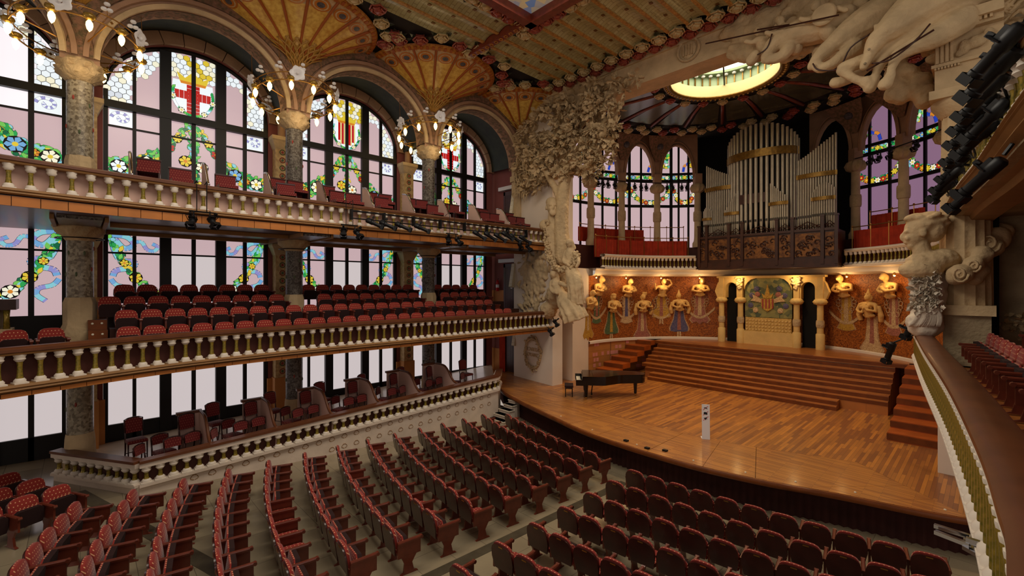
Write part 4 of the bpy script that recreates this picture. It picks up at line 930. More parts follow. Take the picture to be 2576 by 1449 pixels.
balustrade('first_balustrade', 'first-floor left balustrade with gilded balusters before maroon parapet', BF1, 3.68, 4.3, .31, .057)
for k in range(3):                                    # grey coffers and beams under the upper balcony
    y = FY[k]; m2 = MB(); m2.prism([(XW+.2,y-.42),(-15.6,y-.42),(-15.6,y+.42),(XW+.2,y+.42)], 7.34, 7.42); m2.build('beam_soffit', 'column_glitter', U)
    for s in (-1,1): MB().box((XW+.2,y+s*.5-.04,7.3),(-15.6,y+s*.5+.04,7.42)).build('beam_moulding', 'ochre_moulding', U)
    for x in (-19.2,-16.8): MB().box((x-.06,y+.6,7.3),(x+.06,y+BAY-.6,7.42)).build('soffit_moulding', 'ochre_moulding', U)
# right balconies
Rl = slab('floor_right_balcony', 'board floor of the right first balcony', RF1, 3.42, 3.66, 4.2, 'riser_boards', False, -1)
balustrade('right_balustrade', 'near right balustrade with olive balusters under a broad brown rail', RF1, 3.68, 4.28, .21, .064, -1, None, 'rail_wood', 'stone_white', rail=(-.3,.06), lg=.5)
Ru = slab('floor_right_upper_balcony', 'underside of the upper right balcony seen from below', RF2, 7.42, 7.78, 4.2, 'stone_grey', False, -1)
balustrade('right_upper_balustrade', 'upper right balustrade with white glinting balusters above stage lamps', RF2, 7.8, 8.36, .24, .06, -1, None, 'rail_wood', 'ochre_moulding')
mb = MB(); q = list(reversed(RF2)); sweep(mb, q, [(.02,7.7),(.12,7.66),(.06,7.6),(.1,7.52),(-.02,7.44),(-.25,7.4),(-.3,7.3),(-.7,7.28)]); mb.build('edge_moulding', 'ochre_moulding', Ru, 40)
# apse balustrades
for nm, a0, a1 in (('left',178,126),('right',62,6)):
    path = [pol(RM-.45, a0+(a1-a0)*i/30) for i in range(31)]
    balustrade('apse_balustrade', '%s apse balustrade with slim gilded balusters and white rail' % nm, path, 6.68, 7.28, .235, .05, 1, 'balcony_maroon', 'plaster_white', 'plaster_white', -.2)
# brass rails and red cloths on the apse balcony
def cloth(mb, r, a0, a1, z0, z1, n=110):
    mb.loft([[pol(r+.075*math.sin(i*1.9)+.03*math.sin(i*.7), a0+(a1-a0)*i/n, z) for i in range(n+1)] for z in (z0,(z0+z1)/2,z1)], False, False)
for nm, a0, a1 in (('left',176,128),('right',64,16)):
    for lev, (r, z0, z1) in enumerate(((RM+.35,7.3,8.35),(8.75,8.3,9.15))):
        mb = MB(); cloth(mb, r, a0, a1 if lev == 0 else (a0+a1)/2+(8 if nm == 'left' else -8)*-1, z0, z1); o = mb.build('red_cloth', 'curtain_red', smooth=True); tag(o, '%s red cloth hung along the %s apse balcony rail' % (['front','rear'][lev], nm), 'cloth')
        t = thing('brass_rail', '%s brass rail with posts on the %s apse balcony' % (['front','rear'][lev], nm), 'railing', tuple(pol(r-.08,(a0+a1)/2,z0)))
        MB().tube([pol(r-.08, a0+(a1-a0)*i/24, z1+.16) for i in range(25)], .025, 5).build('handrail', 'brass', t, True)
        for i in range(8): p = pol(r-.08, a0+(a1-a0)*i/7); mb = MB(); mb.tube([(p.x,p.y,z0),(p.x,p.y,z1+.16)], .02, 5); mb.ell((p.x,p.y,z1+.2), .045, 6, 4); mb.build('post', 'brass', t)
# ---------------------------------------------------------------- barrier of the side boxes
BP = [Vector((-17.95,-.5,0)), Vector((-15.3,1.12,0)), Vector((-14.95,13.3,0)), Vector((-15.8,14.2,0))]
def rz(y): return .93+.052*max(0,(y-1.1))                    # top of balusters
bar = thing('box_barrier', 'white marble barrier with short gilded balusters before the side boxes', 'barrier', (-15.2,7,0))
def bseg(a, b, ext):
    d = (b-a).normalized(); n = Vector((d.y,-d.x,0)); ln = (b-a).length
    def strip(z0f, z1f, o0, o1, m, nm, smooth=False):
        mb = MB(); N_ = 12
        rg = []
        for i in range(N_+1):
            p = a+(b-a)*i/N_; rg.append([p+n*o0+Vector((0,0,z0f(p.y))), p+n*o1+Vector((0,0,z0f(p.y))), p+n*o1+Vector((0,0,z1f(p.y))), p+n*o0+Vector((0,0,z1f(p.y)))])
        mb.loft(rg); return mb.build(nm, m, bar, smooth)
    strip(lambda y: zfloor(y)-.05, lambda y: rz(y)-.5, -.25, .04, 'marble_white', 'plinth_wall')
    strip(lambda y: rz(y)-.5, lambda y: rz(y)-.43, -.25, .12, 'marble_white', 'base_ledge')
    strip(lambda y: rz(y)-.45, lambda y: rz(y)+.02, -.25, -.12, 'balcony_maroon', 'parapet_panel')
    strip(lambda y: rz(y), lambda y: rz(y)+.12, -.2, .11, 'marble_white', 'top_ledge')
    strip(lambda y: rz(y)+.12, lambda y: rz(y)+.19, -.14, .14, 'rail_wood', 'handrail')
    me = bal_mesh(.43, .062); m = int(ln/.29)
    for i in range(m): p = a+d*(ln*(i+.5)/m); obj('baluster', me, bar, (p.x+15.2, p.y-7, rz(p.y)-.43), math.atan2(d.y,d.x))
    if ext:
        for i in range(26):
            y = 2.3+i*.42
            for j in range(2):
                zt = rz(y)-.62-.34*j
                if zt < zfloor(y)+.15: continue
                p = a+d*((y-a.y)/d.y)+n*.045; mb = MB()
                for s in (-1,1): mb.tube(crom([(p.x,p.y+s*.01,zt-.07),(p.x,p.y+s*.09,zt-.03),(p.x,p.y+s*.05,zt+.05),(p.x,p.y-s*.04,zt+.07)],3), .009, 4)
                mb.build('incised_scroll', 'ochre_moulding', bar)
bseg(BP[0], BP[1], False); bseg(BP[1], BP[2], True); bseg(BP[2], BP[3], False)
# floor of the boxes
mb = MB()
def zbox(y): return .42+.045*max(0,y-1)
mb.add([(-17.6,.1,zbox(0)),(-15.5,1.2,zbox(1.2)),(-15.2,13.2,zbox(13.2)),(-16.2,14.3,zbox(14.3)),(-20.3,17.6,zbox(14.3)),(-20.3,.1,zbox(0))], [(0,1,2,3,4,5)]); struct('floor_side_boxes', mb, 'box_floor', 'pale bright floor of the side boxes')
# curved partitions between the boxes
for i in range(6):
    y = 2.7+1.73*i; zf = zbox(y); zr = rz(y)+.14; t = thing('box_partition', 'curved cream partition between side boxes, %s from the left' % ORD[i], 'partition', (-16.2,y,zf), group='box partitions')
    prof = [(-15.25,zr),(-15.45,zr+.03),(-15.65,zr+.16),(-15.85,zr+.38),(-16.05,zr+.55),(-16.3,zr+.63),(-16.95,zr+.63)]
    mb = MB(); mb.plate([(-15.25,y-.03,zf),*[(x,y-.03,z) for x, z in prof],(-16.95,y-.03,zf)], (0,.06,0)); mb.build('panel', 'plaster_pale', t)
    mb = MB(); mb.tube(crom([(x,y,z+.02) for x, z in prof],3), .045, 6); mb.build('top_rail', 'rail_wood', t, True)
    MB().box((-17.0,y-.55,zf),(-16.93,y+.03,zr+.6)).build('back_panel', 'plaster_pale', t); MB().box((-17.03,y-.6,zr+.6),(-16.9,y+.05,zr+.68)).build('back_rail', 'rail_wood', t)
# steps from the stalls to the stage at the left
t = thing('stage_stairs', 'short white marble stairs up to the stage beside the barrier', 'stairs', (-14.5,13.4,0))
for i in range(6):
    z = zfloor(13)+(ZS-zfloor(13))*(i+1)/6; y = 12.75+.28*i
    MB().box((-14.85,y,zfloor(y)-.05),(-13.95-.12*i,y+.32,z)).build('step', 'marble_white', t); MB().box((-14.86,y-.03,z-.04),(-13.92-.12*i,y+.3,z)).build('tread', 'stone_white', t)
mb = MB(); mb.box((4.2,-3,3.4),(4.4,17,7.5)); struct('wall_right_shade', mb, 'plaster_mauve', 'unseen mauve wall strip added to shade the right balcony seats')  # out of view; only this level built, to keep ambient light off the balcony
# ---------------------------------------------------------------- theatre seats
def rounded(w_, z0, z1, n=10, p=3.4):
    """outline of a seat back, wider and rounded at the top"""
    pts = [(-w_*.42,z0),(w_*.42,z0)]; zm = z0+(z1-z0)*.42
    for i in range(n+1):
        a = PI*i/n; pts.append((w_/2*math.copysign(abs(math.cos(a))**(2/p), math.cos(a)), zm+(z1-zm)*abs(math.sin(a))**(2/p)))
    return pts
def pad(mb, outline, y0, th, tilt, z0, bulge=.02):
    f = lambda x, z, y: (x, y-(z-z0)*tilt, z)
    c = (sum(p[0] for p in outline)/len(outline), sum(p[1] for p in outline)/len(outline))
    ins = [(c[0]+(x-c[0])*.86, c[1]+(z-c[1])*.86) for x, z in outline]
    mb.loft([[f(x,z,y0) for x, z in outline],[f(x,z,y0+th) for x, z in outline],[f(x,z,y0+th+bulge) for x, z in ins]])
o1 = rounded(.5,.42,.9)
mb = MB(); pad(mb, o1, -.2, .05, .16, .42); M_BACK = mb.mesh('backrest', 'red_fabric', 40)
mb = MB(); pad(mb, rounded(.53,.38,.87), -.235, .028, .16, .42, .004); mb.k = 1; mb.box((-.05,-.307,.83),(.05,-.302,.85)); M_SHELL = mb.mesh('back_shell', ['seat_shell','brass'], 30)
mb = MB(); so = [(-.22,0),(.22,0),(.24,.1),(.23,.34),(.17,.4),(-.17,.4),(-.23,.34),(-.24,.1)]
mb.loft([[(x,-.09+t*.12+d*.98,.32+t*.9-d*.12) for x, t in so] for d in (0,.06,.085)]); M_UP = mb.mesh('seat', 'fabric_dark', 30)
mb = MB(); mb.loft([[(x*.92,-.125+t*.12,.34+t*.86) for x, t in so],[(x*1.02,-.115+t*.12,.335+t*.89) for x, t in so],[(x*1.02,-.092+t*.12,.325+t*.9) for x, t in so]]); M_PADT = mb.mesh('seat_cushion', 'red_fabric', 30)
mb = MB(); mb.loft([[(x,-.16+t*1.12,.43+d) for x, t in so] for d in (-.05,.0,.02)]); mb.k = 1; M_DOWN = mb.mesh('seat', 'red_fabric', 30)
mb = MB(); mb.loft([[(x,y,z) for x, z in ((-.03,.6),(.03,.6),(.034,.635),(.02,.655),(-.02,.655),(-.034,.635))] for y in (-.2,.3)]); mb.tube([(-.034,.3,.625),(.034,.3,.625)], .034, 8); M_ARM = mb.mesh('armrest', 'seat_wood', 40)
mb = MB(); mb.box((-.02,-.2,.34),(.02,.28,.6)); mb.loft([[(-.022,-.13,.36),(.022,-.13,.36),(.022,.2,.36),(-.022,.2,.36)],[(-.02,-.06,.2),(.02,-.06,.2),(.02,.1,.2),(-.02,.1,.2)],[(-.022,-.08,.03),(.022,-.08,.03),(.022,.14,.03),(-.022,.14,.03)],[(-.03,-.16,0),(.03,-.16,0),(.03,.22,0),(-.03,.22,0)]]); M_STD = mb.mesh('side_standard', 'seat_wood', 30)
HW = .28
def seat(x, y, z, rz, label, group, down=False, ends=(0,1), name='theatre_seat'):
    t = thing(name, label, 'seat', (x,y,z), rz, group)
    obj('backrest', M_BACK, t); obj('back_shell', M_SHELL, t)
    if down: obj('seat', M_DOWN, t)
    else: s_ = obj('seat', M_UP, t); obj('seat_cushion', M_PADT, s_)
    for e in (0, 1):
        if ends[e]: obj('armrest', M_ARM, t, ((-HW,HW)[e],0,0)); obj('side_standard', M_STD, t, ((-HW,HW)[e],0,0))
    return t
def facing(d): return math.atan2(d[1], d[0])-PI/2
# left block of the stalls: rows curve round the stage
ROWS = [(11.05-.93*q, 9 if q == 0 else 10) for q in range(14)]
DOWN = {(2,0),(2,1),(3,0),(3,4),(4,0),(5,0),(5,1),(5,2),(6,1),(6,2),(7,6),(1,9),(9,2),(9,3),(9,4),(9,5),(6,9),(0,4)}
NSEAT = 0
for r, (ye, n) in enumerate(ROWS):
    cxr, cyr, rad = -6.2, ye+21., 21.
    a0 = math.asin((-7.8-.28-cxr)/rad)
    for i in range(n):
        a = a0-i*.572/rad; x = cxr+rad*math.sin(a); y = cyr-rad*math.cos(a)
        if x < -15.3+.2: continue
        d = _s*-x+_c*y
        px = 1288+1145*(_c*x+_s*y)/max(.1,d) if d > 0 else -999; py = 717+1145*(5.7-.5)/max(.1,d)
        if px < -90 or py > 1620: continue
        seat(x, y, zfloor(y), facing((cxr-x,cyr-y)), '%s red dotted seat from the aisle, %s stalls row from stage, left block' % (ORD[i].capitalize(), ORD[r]), 'left stalls seats', (r,i) in DOWN, (1 if i == n-1 else 0, 1)); NSEAT += 1
# right block
DOWN2 = {(3,1),(4,0),(4,2),(5,0),(5,1),(5,2),(5,3),(6,1),(6,2),(4,5),(2,0),(3,3)}
for r in range(7):
    ye = 10.8-1.0*r; cxr, cyr, rad = -8.2, ye+40., 40.; a0 = math.asin((-6.75+.06*r+.28-cxr)/rad)
    for i in range(11):
        a = a0+i*.568/rad; x = cxr+rad*math.sin(a); y = cyr-rad*math.cos(a); d = -_s*x+_c*y
        if d < 1: continue
        px = 1288+1145*(_c*x+_s*y)/d; py = 717+1145*(5.7-.8)/d
        if px > 2480 or py > 1640: continue
        seat(x, y, zfloor(y), facing((cxr-x,cyr-y)), '%s seat from the aisle, %s row from stage, right stalls block' % (ORD[i].capitalize(), ORD[r]), 'right stalls seats', (r,i) in DOWN2, (1, 1 if i == 10 else 0)); NSEAT += 1
# back-left block, seen from its front
for r in range(3):
    for i in range(5):
        x = -12.9-.95*r+.42*i-.9; y = -.35+.02*r-.5*i*.0-.62*i*.42
        a = math.radians(-62); u = Vector((math.cos(a), math.sin(a), 0)); f = Vector((-u.y, u.x, 0)); b0 = Vector((-14.35,-.28,0)); p = b0-f*(.95*r)+u*(.57*i)
        d = -_s*p.x+_c*p.y; px = 1288+1145*(_c*p.x+_s*p.y)/d
        if px < -120: continue
        seat(p.x, p.y, zfloor(p.y), facing(f), '%s seat in %s row of the sideways block by the left wall' % (ORD[i].capitalize(), ORD[r]), 'back-left stalls seats', False, (1, 1 if i == 4 else 0)); NSEAT += 1
# first balcony, left: four stepped rows facing the hall
BR = [(-15.85,3.68,.95,26),(-16.7,4.1,.95,25),(-17.2,4.47,.6,26),(-18.75,4.82,.35,27)]
BR = [(-15.85,3.68,.95,26),(-16.62,4.1,.95,25),(-17.38,4.47,.62,26),(-18.55,4.82,.45,27)]
for r, (x, z, y0, n) in enumerate(BR):
    if r: mb = MB(); mb.box((BR[r+1][0]+.42 if r < 3 else XW+.2,.6,3.67),(x+.42,16.6,z)); tag(mb.build('seating_step', 'dark_wood'), '%s stepped platform of the first balcony seating' % ['','lowest','middle','top'][r], 'platform', 'seating steps')
    prev = False
    for i in range(n):
        y = y0+.56*i; near = min(abs(y-q) for q in FY[:3])
        if r >= 2 and near < (.62 if r == 2 else .5) and abs(x-XC) < .75: prev = False; continue
        if y > 16.3-.35*r: continue
        seat(x, y, z, math.radians(-90), '%s seat from the left, %s balcony row, first left balcony' % (ORD[i].capitalize(), ['front','second','third','top'][r]), 'first balcony seats', False, (1, 0) if True else (1,1)); NSEAT += 1
for i in range(2): seat(-16.7+.1*i, -.52-.66*i, 3.68, math.radians(-84), '%s single seat at the left end of the first balcony' % ['Nearer','Farther'][1-i], 'balcony corner seats', False, (1,1))
# right balcony row beside the camera
for r_, off in ((0,1.0),(1,1.9)):
    q_ = [p_ for p_ in resample(offset(RF1, off), .56) if 4.5 < p_[0].y < 15.6]
    for i, (p_, d_) in enumerate(q_):
        if r_ and p_.x > .12 and p_.y > 16.3: continue
        seat(p_.x, p_.y, 3.68+.3*r_, facing((-d_.y,d_.x)), '%s seat from the pier, %s row of the right balcony' % (ORD[len(q_)-1-i].capitalize(), ['front','rear'][r_]), 'right balcony seats', False, (1, 0)); NSEAT += 1
mb = MB(); tag(mb.box((1.35,2,3.67),(4.1,15.8,3.97)).build('seating_step', 'riser_boards'), 'boarded seating platform of the right balcony', 'platform', 'seating steps')
# ---------------------------------------------------------------- upper balcony: seat backs and partitions with chrome rails
mb = MB(); mb.box((-.26,-.03,.05),(.26,.03,.8)); M_UB = mb.mesh('backrest', 'red_fabric_box'); mb = MB(); mb.box((-.28,-.045,.0),(.28,-.03,.83)); mb.box((-.28,-.045,.8),(.28,.045,.84)); M_UBF = mb.mesh('back_frame', 'seat_shell')
mb = MB(); mb.box((-.25,.03,.38),(.25,.45,.47)); M_UBS = mb.mesh('seat', 'red_fabric_box'); mb = MB(); mb.box((-.27,0,0),(-.23,.42,.38)); M_UBL = mb.mesh('leg', 'seat_shell')
ub = 0
for x0_, x1_, zt_, nm_ in ((-16.45,-15.62,8.21,'front'),(-17.3,-16.46,8.51,'rear')): tag(MB().box((x0_,.6,7.79),(x1_,16.4,zt_)).build('seating_step', 'dark_wood'), '%s seating platform of the upper left balcony' % nm_, 'platform', 'seating steps')
for i in range(9):
    y = 1.0+1.72*i
    t = thing('upper_partition', 'pale curved divider with chrome rail on the upper balcony, %s from left' % ORD[i], 'divider', (-16.4,y,7.8), group='upper balcony dividers')
    prof = [(-15.7,8.6),(-15.85,8.75),(-16.05,9.05),(-16.3,9.32),(-16.65,9.4)]
    MB().plate([(-15.7,y-.02,7.8),*[(x,y-.02,z) for x, z in prof],(-16.65,y-.02,7.8)], (0,.04,0)).build('panel', 'plaster_pale', t); MB().tube(crom([(x,y,z+.02) for x, z in prof],3), .035, 6).build('chrome_rail', 'chrome', t, True)
    for j, (dx, dy, dz) in enumerate(((-16.85,.45,.72),(-16.85,1.05,.72),(-16.1,.5,.42),(-16.1,1.1,.42))):
        if R.random() < .3: continue
        s_ = thing('upper_balcony_chair', 'red box chair %s divider %s on the upper balcony' % (['behind and just right of','behind and well right of','low in front, right of','low in front, well right of'][j], ORD[i]), 'chair', (dx, y+dy, 7.8+dz), math.radians(-90+R.uniform(-8,8)), 'upper balcony chairs')
        obj('backrest', M_UB, s_); obj('back_frame', M_UBF, s_); obj('seat', M_UBS, s_)
        for q in (0,.5): obj('leg', M_UBL, s_, (q,0,0))
MB()
# ---------------------------------------------------------------- chairs in the side boxes
def chair_meshes(sh, bh):
    f = []
    mb = MB(); mb.loft([[(x,y,z) for x, y in ((-.21,-.2),(.21,-.2),(.24,.22),(-.24,.22))] for z in (sh-.05,sh,sh+.0)]); mb.loft([[(x*k,y*k,z) for x, y in ((-.21,-.2),(.21,-.2),(.24,.22),(-.24,.22))] for k, z in ((1,sh),(.95,sh+.04),(.7,sh+.055))]); f.append(('seat', mb.mesh('seat', 'red_fabric_box', 40)))
    top = [(-.19,sh+.2),(.19,sh+.2),(.2,bh-.05),(.12,bh-.015),(0,bh),(-.12,bh-.015),(-.2,bh-.05)]
    mb = MB(); mb.loft([[(x,-.2-(z-sh)*.15+d,z) for x, z in top] for d in (0,.045)]); f.append(('backrest', mb.mesh('backrest', 'red_fabric_box')))
    mb = MB(); mb.tube([(x*1.08,-.18-(z-sh)*.15,z+.015) for x, z in [top[1]]+top[2:]+[top[0]]], .018, 5); f.append(('back_frame', mb.mesh('back_frame', 'seat_shell', True)))
    for x in (-.2,.2):
        mb = MB(); mb.tube([(x,-.3,0),(x,-.2,sh*.6),(x,-.2,sh),(x,-.2-(bh-.1-sh)*.15,bh-.1)], [.018,.022,.024,.018], 5); f.append(('leg', mb.mesh('leg', 'seat_shell', True)))
        mb = MB(); mb.tube([(x*1.1,.2,0),(x*1.1,.19,sh-.03)], [.015,.022], 5); f.append(('leg', mb.mesh('leg', 'seat_shell', True)))
    mb = MB(); mb.tube([(-.2,-.24,sh*.4),(.2,-.24,sh*.4)], .012, 4)
    for x in (-.2,.2): mb.tube([(x,-.23,sh*.35),(x*1.1,.19,sh*.35)], .012, 4)
    f.append(('stretcher', mb.mesh('stretcher', 'seat_shell'))); return f
CH_LO = chair_meshes(.44,.9); CH_HI = chair_meshes(.68,1.3)
SP = [(-15.75,.35,-30,0,'front row, nearest the barrier'),(-15.75,.95,-70,0,'front row, left of the middle'),(-15.8,1.45,-75,0,'front row, right side'),(-16.35,.75,-60,0,'second row, left side'),(-16.4,1.4,-75,1,'high, back right'),(-17.3,.5,-75,1,'high, at the back left')]
for b in range(7):
    for j, (x, dy, rot_, hi, wh) in enumerate(SP):
        y = 1.0+1.73*b+dy
        if b == 6 and (j in (2,) or y > 13): continue
        if b == 0 and j == 5: y -= .3
        if b > 0 and j == 0 and b % 2 == 0: continue
        if abs(y-(2.7+1.73*round((y-2.7)/1.73))) < .22 and 2 < y < 11.8 and x > -17: y += .26
        if any(abs(y-q) < .62 for q in FY[:3]) and x < -17.05: continue
        s_ = thing('box_chair', 'red dotted chair in side box %d from left, %s' % (b+1, wh), 'chair', (x-.13+.05*R.uniform(-1,1), y, zbox(y)), math.radians(rot_+R.uniform(-12,12)), 'side box chairs')
        s_['label'] = 'Red dotted chair in the %s side box, %s' % (ORD[b], wh)
        for nm, me in (CH_HI if hi else CH_LO): obj(nm, me, s_)
# ---------------------------------------------------------------- chandeliers ringing the column heads
def opal_cluster(mb, c, s=1.):
    for a in (0, 2.1, 4.2): mb.lathe([(.001,.0),(.06*s,.015),(.075*s,.05),(.06*s,.085),(.001,.1)], 8, (c[0]+.07*s*math.cos(a), c[1]+.07*s*math.sin(a), c[2]+(.1 if a == 0 else 0)))
for k in range(3):
    y = FY[k]; c = Vector((XC+.1, y, 12.55)); Rr = 1.38; tilt = Matrix.Rotation(math.radians(-9),3,'Y')
    t = thing('ring_chandelier', 'ring chandelier of teardrop bulbs around the %s nave column' % CN[k], 'chandelier', tuple(c), group='ring chandeliers')
    def cp(a, r=Rr, dz=0.): v = Vector((r*math.cos(a), r*math.sin(a), dz)); return c+tilt@v
    MB().ring(c, Rr, .022, 48, 5, tilt).build('lower_ring', 'brass', t, True)
    mb = MB(); mb.loft([[cp(2*PI*i/48, Rr, .26) for i in range(49)], [cp(2*PI*i/48, Rr, .3) for i in range(49)]], False, False); mb.ring(cp(0,0,.28), Rr, .018, 48, 5, tilt); mb.build('upper_ring', 'brass', t, True)
    mb = MB()
    for i in range(40):
        a = 2*PI*i/40; mb.plate([cp(a-.035,Rr,.14), cp(a,Rr,.09), cp(a+.035,Rr,.14), cp(a,Rr,.19)], tilt@Vector((.01*math.cos(a),.01*math.sin(a),0))) if i % 2 else mb.tube([cp(a,Rr,0), cp(a+.05,Rr,.1), cp(a-.05,Rr,.2), cp(a,Rr,.28)], .008, 4)
    mb.build('filigree', 'brass', t)
    for i in range(12):
        a = 2*PI*i/12+.13; p = cp(a); MB().lathe([(.02,.14),(.12,.1),(.145,.05),(.12,-.01),(.05,-.04)], 10, p).build('bulb_holder', 'amber_glass', t, True)
        MB().lathe([(.03,-.05),(.072,-.12),(.08,-.19),(.055,-.29),(.005,-.36)], 10, p).build('bulb', 'bulb', t, True)
        mb = MB(); opal_cluster(mb, cp(a+.26, Rr+.02, .42)); mb.build('opal_discs', 'opal', t, True)
    for i in range(5):
        a = 2*PI*i/5-.25; p = cp(a, Rr+.1, .2); d = (tilt@Vector((math.cos(a), math.sin(a), -.25))).normalized(); u = d.cross(Vector((0,0,1))).normalized(); v = u.cross(d); mb = MB()
        mb.loft([[p+d*q+(u*math.cos(2*PI*j/20)+v*math.sin(2*PI*j/20))*r*(1+.13*math.cos(5*2*PI*j/20)*(r > .1)) for j in range(20)] for r, q in ((.03,-.04),(.09,.0),(.17,.05),(.24,.02))], True, False); mb.ell(p+d*.05, .05, 8, 5); mb.build('flower_shade', 'opal', t, True)
    for i in range(6): a = 2*PI*i/6+.4; MB().tube([cp(a,Rr,.3), cp(a,Rr*.98,1.7)], .008, 4).build('hanging_rod', 'brass', t)
    for i in range(4): a = 2*PI*i/4+.4; MB().tube([cp(a,Rr,.02), cp(a,.42,-.1)], .02, 5).build('arm', 'brass', t)
    point('chandelier_light', tuple(c+Vector((1.0,0,-1.1))), 22, (1., .75, .42), .5)
# ---------------------------------------------------------------- stage lamps
def lamp_meshes(ln, r):
    f = []
    mb = MB(); mb.lathe([(r*.7,-.0),(r,.03),(r,ln*.45),(r*.8,ln*.5),(r*.8,ln*.9),(r*.92,ln*.92),(r*.92,ln)], 10); mb.box((-r*.8,-r*1.25,.05),(r*.8,r*.2,ln*.4)); f.append(('body', mb.mesh('body', 'black_metal', 40)))
    mb = MB(); mb.lathe([(.001,ln-.02),(r*.8,ln-.02)], 10, caps=False); f.append(('lens', mb.mesh('lens', 'black_lens')))
    mb = MB()
    for s in (-1,1): mb.box((s*r*1.02-.005,-r*.9,ln),(s*r*1.02+.005,r*.9,ln+r*1.1)); mb.box((-r*.9,s*r*1.02-.005,ln),(r*.9,s*r*1.02+.005,ln+r*1.1))
    f.append(('barn_door', mb.mesh('barn_door', 'black_metal')))
    mb = MB(); mb.tube([(-r*1.1,0,ln*.35),(-r*1.25,-r*1.8,ln*.35),(r*1.25,-r*1.8,ln*.35),(r*1.1,0,ln*.35)], .012, 4); mb.box((-.03,-r*2.2-.04,ln*.35-.03),(.03,-r*1.75,ln*.35+.03)); f.append(('yoke', mb.mesh('yoke', 'black_metal')))
    return f
LM_L = lamp_meshes(.55,.085); LM_S = lamp_meshes(.26,.1); LM_B = lamp_meshes(.55,.1)
def lamp(p, aim, kind, label, group):
    t = thing('stage_lamp', label, 'stage lamp', tuple(p), group=group); d = Vector(aim).normalized()
    y = (Vector((0,0,-1))-d*d.dot(Vector((0,0,-1)))).normalized(); x = y.cross(d); m = Matrix((x,y,d)).transposed(); t.rotation_euler = m.to_euler()
    for nm, me in kind: obj(nm, me, t)
    return t
LP = [(921,553),(955,558),(994,562),(1042,566),(1190,582),(1218,585),(1243,588),(1262,584),(1281,590),(1306,594)]
for i, (px, py) in enumerate(LP): lamp(onX(px,py,-14.95), (.55+.1*R.random(),.75,-.42-.2*(i > 3)), LM_L, '%s long black spotlight along the upper left balustrade, from the left' % ORD[i].capitalize(), 'balustrade spotlights')
a, b = onX(885,533,-15.0), onX(1325,578,-15.0); b.z = a.z = 7.98+.25; mb = MB(); mb.tube([a,b], .03, 6); mb.tube([a-Vector((0,0,.25)), b-Vector((0,0,.25))], .025, 6); t = thing('lamp_bar', 'black lamp bar clamped along the upper left balustrade', 'bar', tuple(a)); mb.build('bar', 'black_metal', t)
for i in range(8): q = a+(b-a)*i/7; MB().box((q.x-.12,q.y-.03,q.z-.3),(q.x+.04,q.y+.03,q.z+.06)).build('clamp', 'black_metal', t)
for j, (q0, q1) in enumerate((((487,548),(528,548)),((865,577),(893,579)),((1127,597),(1147,599)),((1307,613),(1324,617)))):
    for i, (px, py) in enumerate((q0,q1)):
        p = onX(px,py,-15.05); tt = lamp(p, (.6,.3*(1 if i else -1),-.75), LM_S, '%s small black lamp of the %s pair hung under the upper balcony' % (['Left','Right'][i], ORD[j]), 'paired balcony lamps'); MB().tube([p, p+Vector((0,0,.18))], .02, 5).build('hanger', 'black_metal', tt)
    p = (onX(*q0,-15.05)+onX(*q1,-15.05))/2; t = thing('lamp_hanger', 'wire hanger carrying the %s pair of balcony lamps' % ORD[j], 'hanger', tuple(p)); mb = MB(); e = Vector((0,(onX(*q1,-15.05)-onX(*q0,-15.05)).y/2+.1,0))
    mb.tube([p-e+Vector((0,0,.16)), p+e+Vector((0,0,.16))], .02, 4)
    for s in (-.4,.4): mb.tube([p+e*s+Vector((0,0,.16)), p+e*s+Vector((0,0,1.02)), Vector((-15.36,(p+e*s).y,8.53))], .012, 4)
    mb.build('rod', 'black_metal', t)
AL = [1503,1515,1528,1545,1580,1596,1612,1625,1678,1692,1715,1728]; AR = [2195,2215,2245,2310]
def onCyl(px, py, r):
    d = _ray(px,py); dx, dy = d[0], d[1]; A = dx*dx+dy*dy; B = -2*(dx*AC[0]+dy*AC[1]); C_ = AC[0]**2+AC[1]**2-r*r; k = (-B+math.sqrt(max(0,B*B-4*A*C_)))/(2*A); return Vector((dx*k,dy*k,5.7+d[2]*k))
for i, px in enumerate(AL): p = onCyl(px,478,7.95); tt = lamp((p.x,p.y,11.7), (AC[0]-p.x,AC[1]-p.y-4,-9), LM_S, '%s black lamp from the left on the left apse lamp bar' % ORD[i].capitalize(), 'apse lamps'); MB().tube([(p.x,p.y,11.66),(p.x,p.y,11.97)], .03, 5).build('hanger', 'black_metal', tt)
for i, px in enumerate(AR): p = onCyl(px,400,7.95); tt = lamp((p.x,p.y,11.7), (AC[0]-p.x,AC[1]-p.y-4,-9), LM_S, '%s black lamp on the right apse lamp bar' % ORD[i].capitalize(), 'apse lamps'); MB().tube([(p.x,p.y,11.66),(p.x,p.y,11.97)], .03, 5).build('hanger', 'black_metal', tt)
for nm, a0, a1 in (('left',176,126),('right',66,18)):
    mb = MB(); mb.tube([pol(7.95, a0+(a1-a0)*i/20, 11.95) for i in range(21)], .025, 5); tag(mb.build('lamp_rail', 'black_metal', smooth=True), 'thin curved lamp rail in front of the %s apse windows' % nm, 'rail')
RP = [(2560,120,8.35,LM_B),(2530,185,8.3,LM_L),(2505,235,8.3,LM_L),(2485,280,8.25,LM_L),(2462,335,8.2,LM_L),(2436,390,8.2,LM_L),(2405,450,8.1,LM_B),(2575,60,8.4,LM_L),(2525,400,7.3,LM_L),(2432,492,7.3,LM_S),(2540,250,8.1,LM_L),(2510,300,8.0,LM_L),(2420,420,8.0,LM_L)]
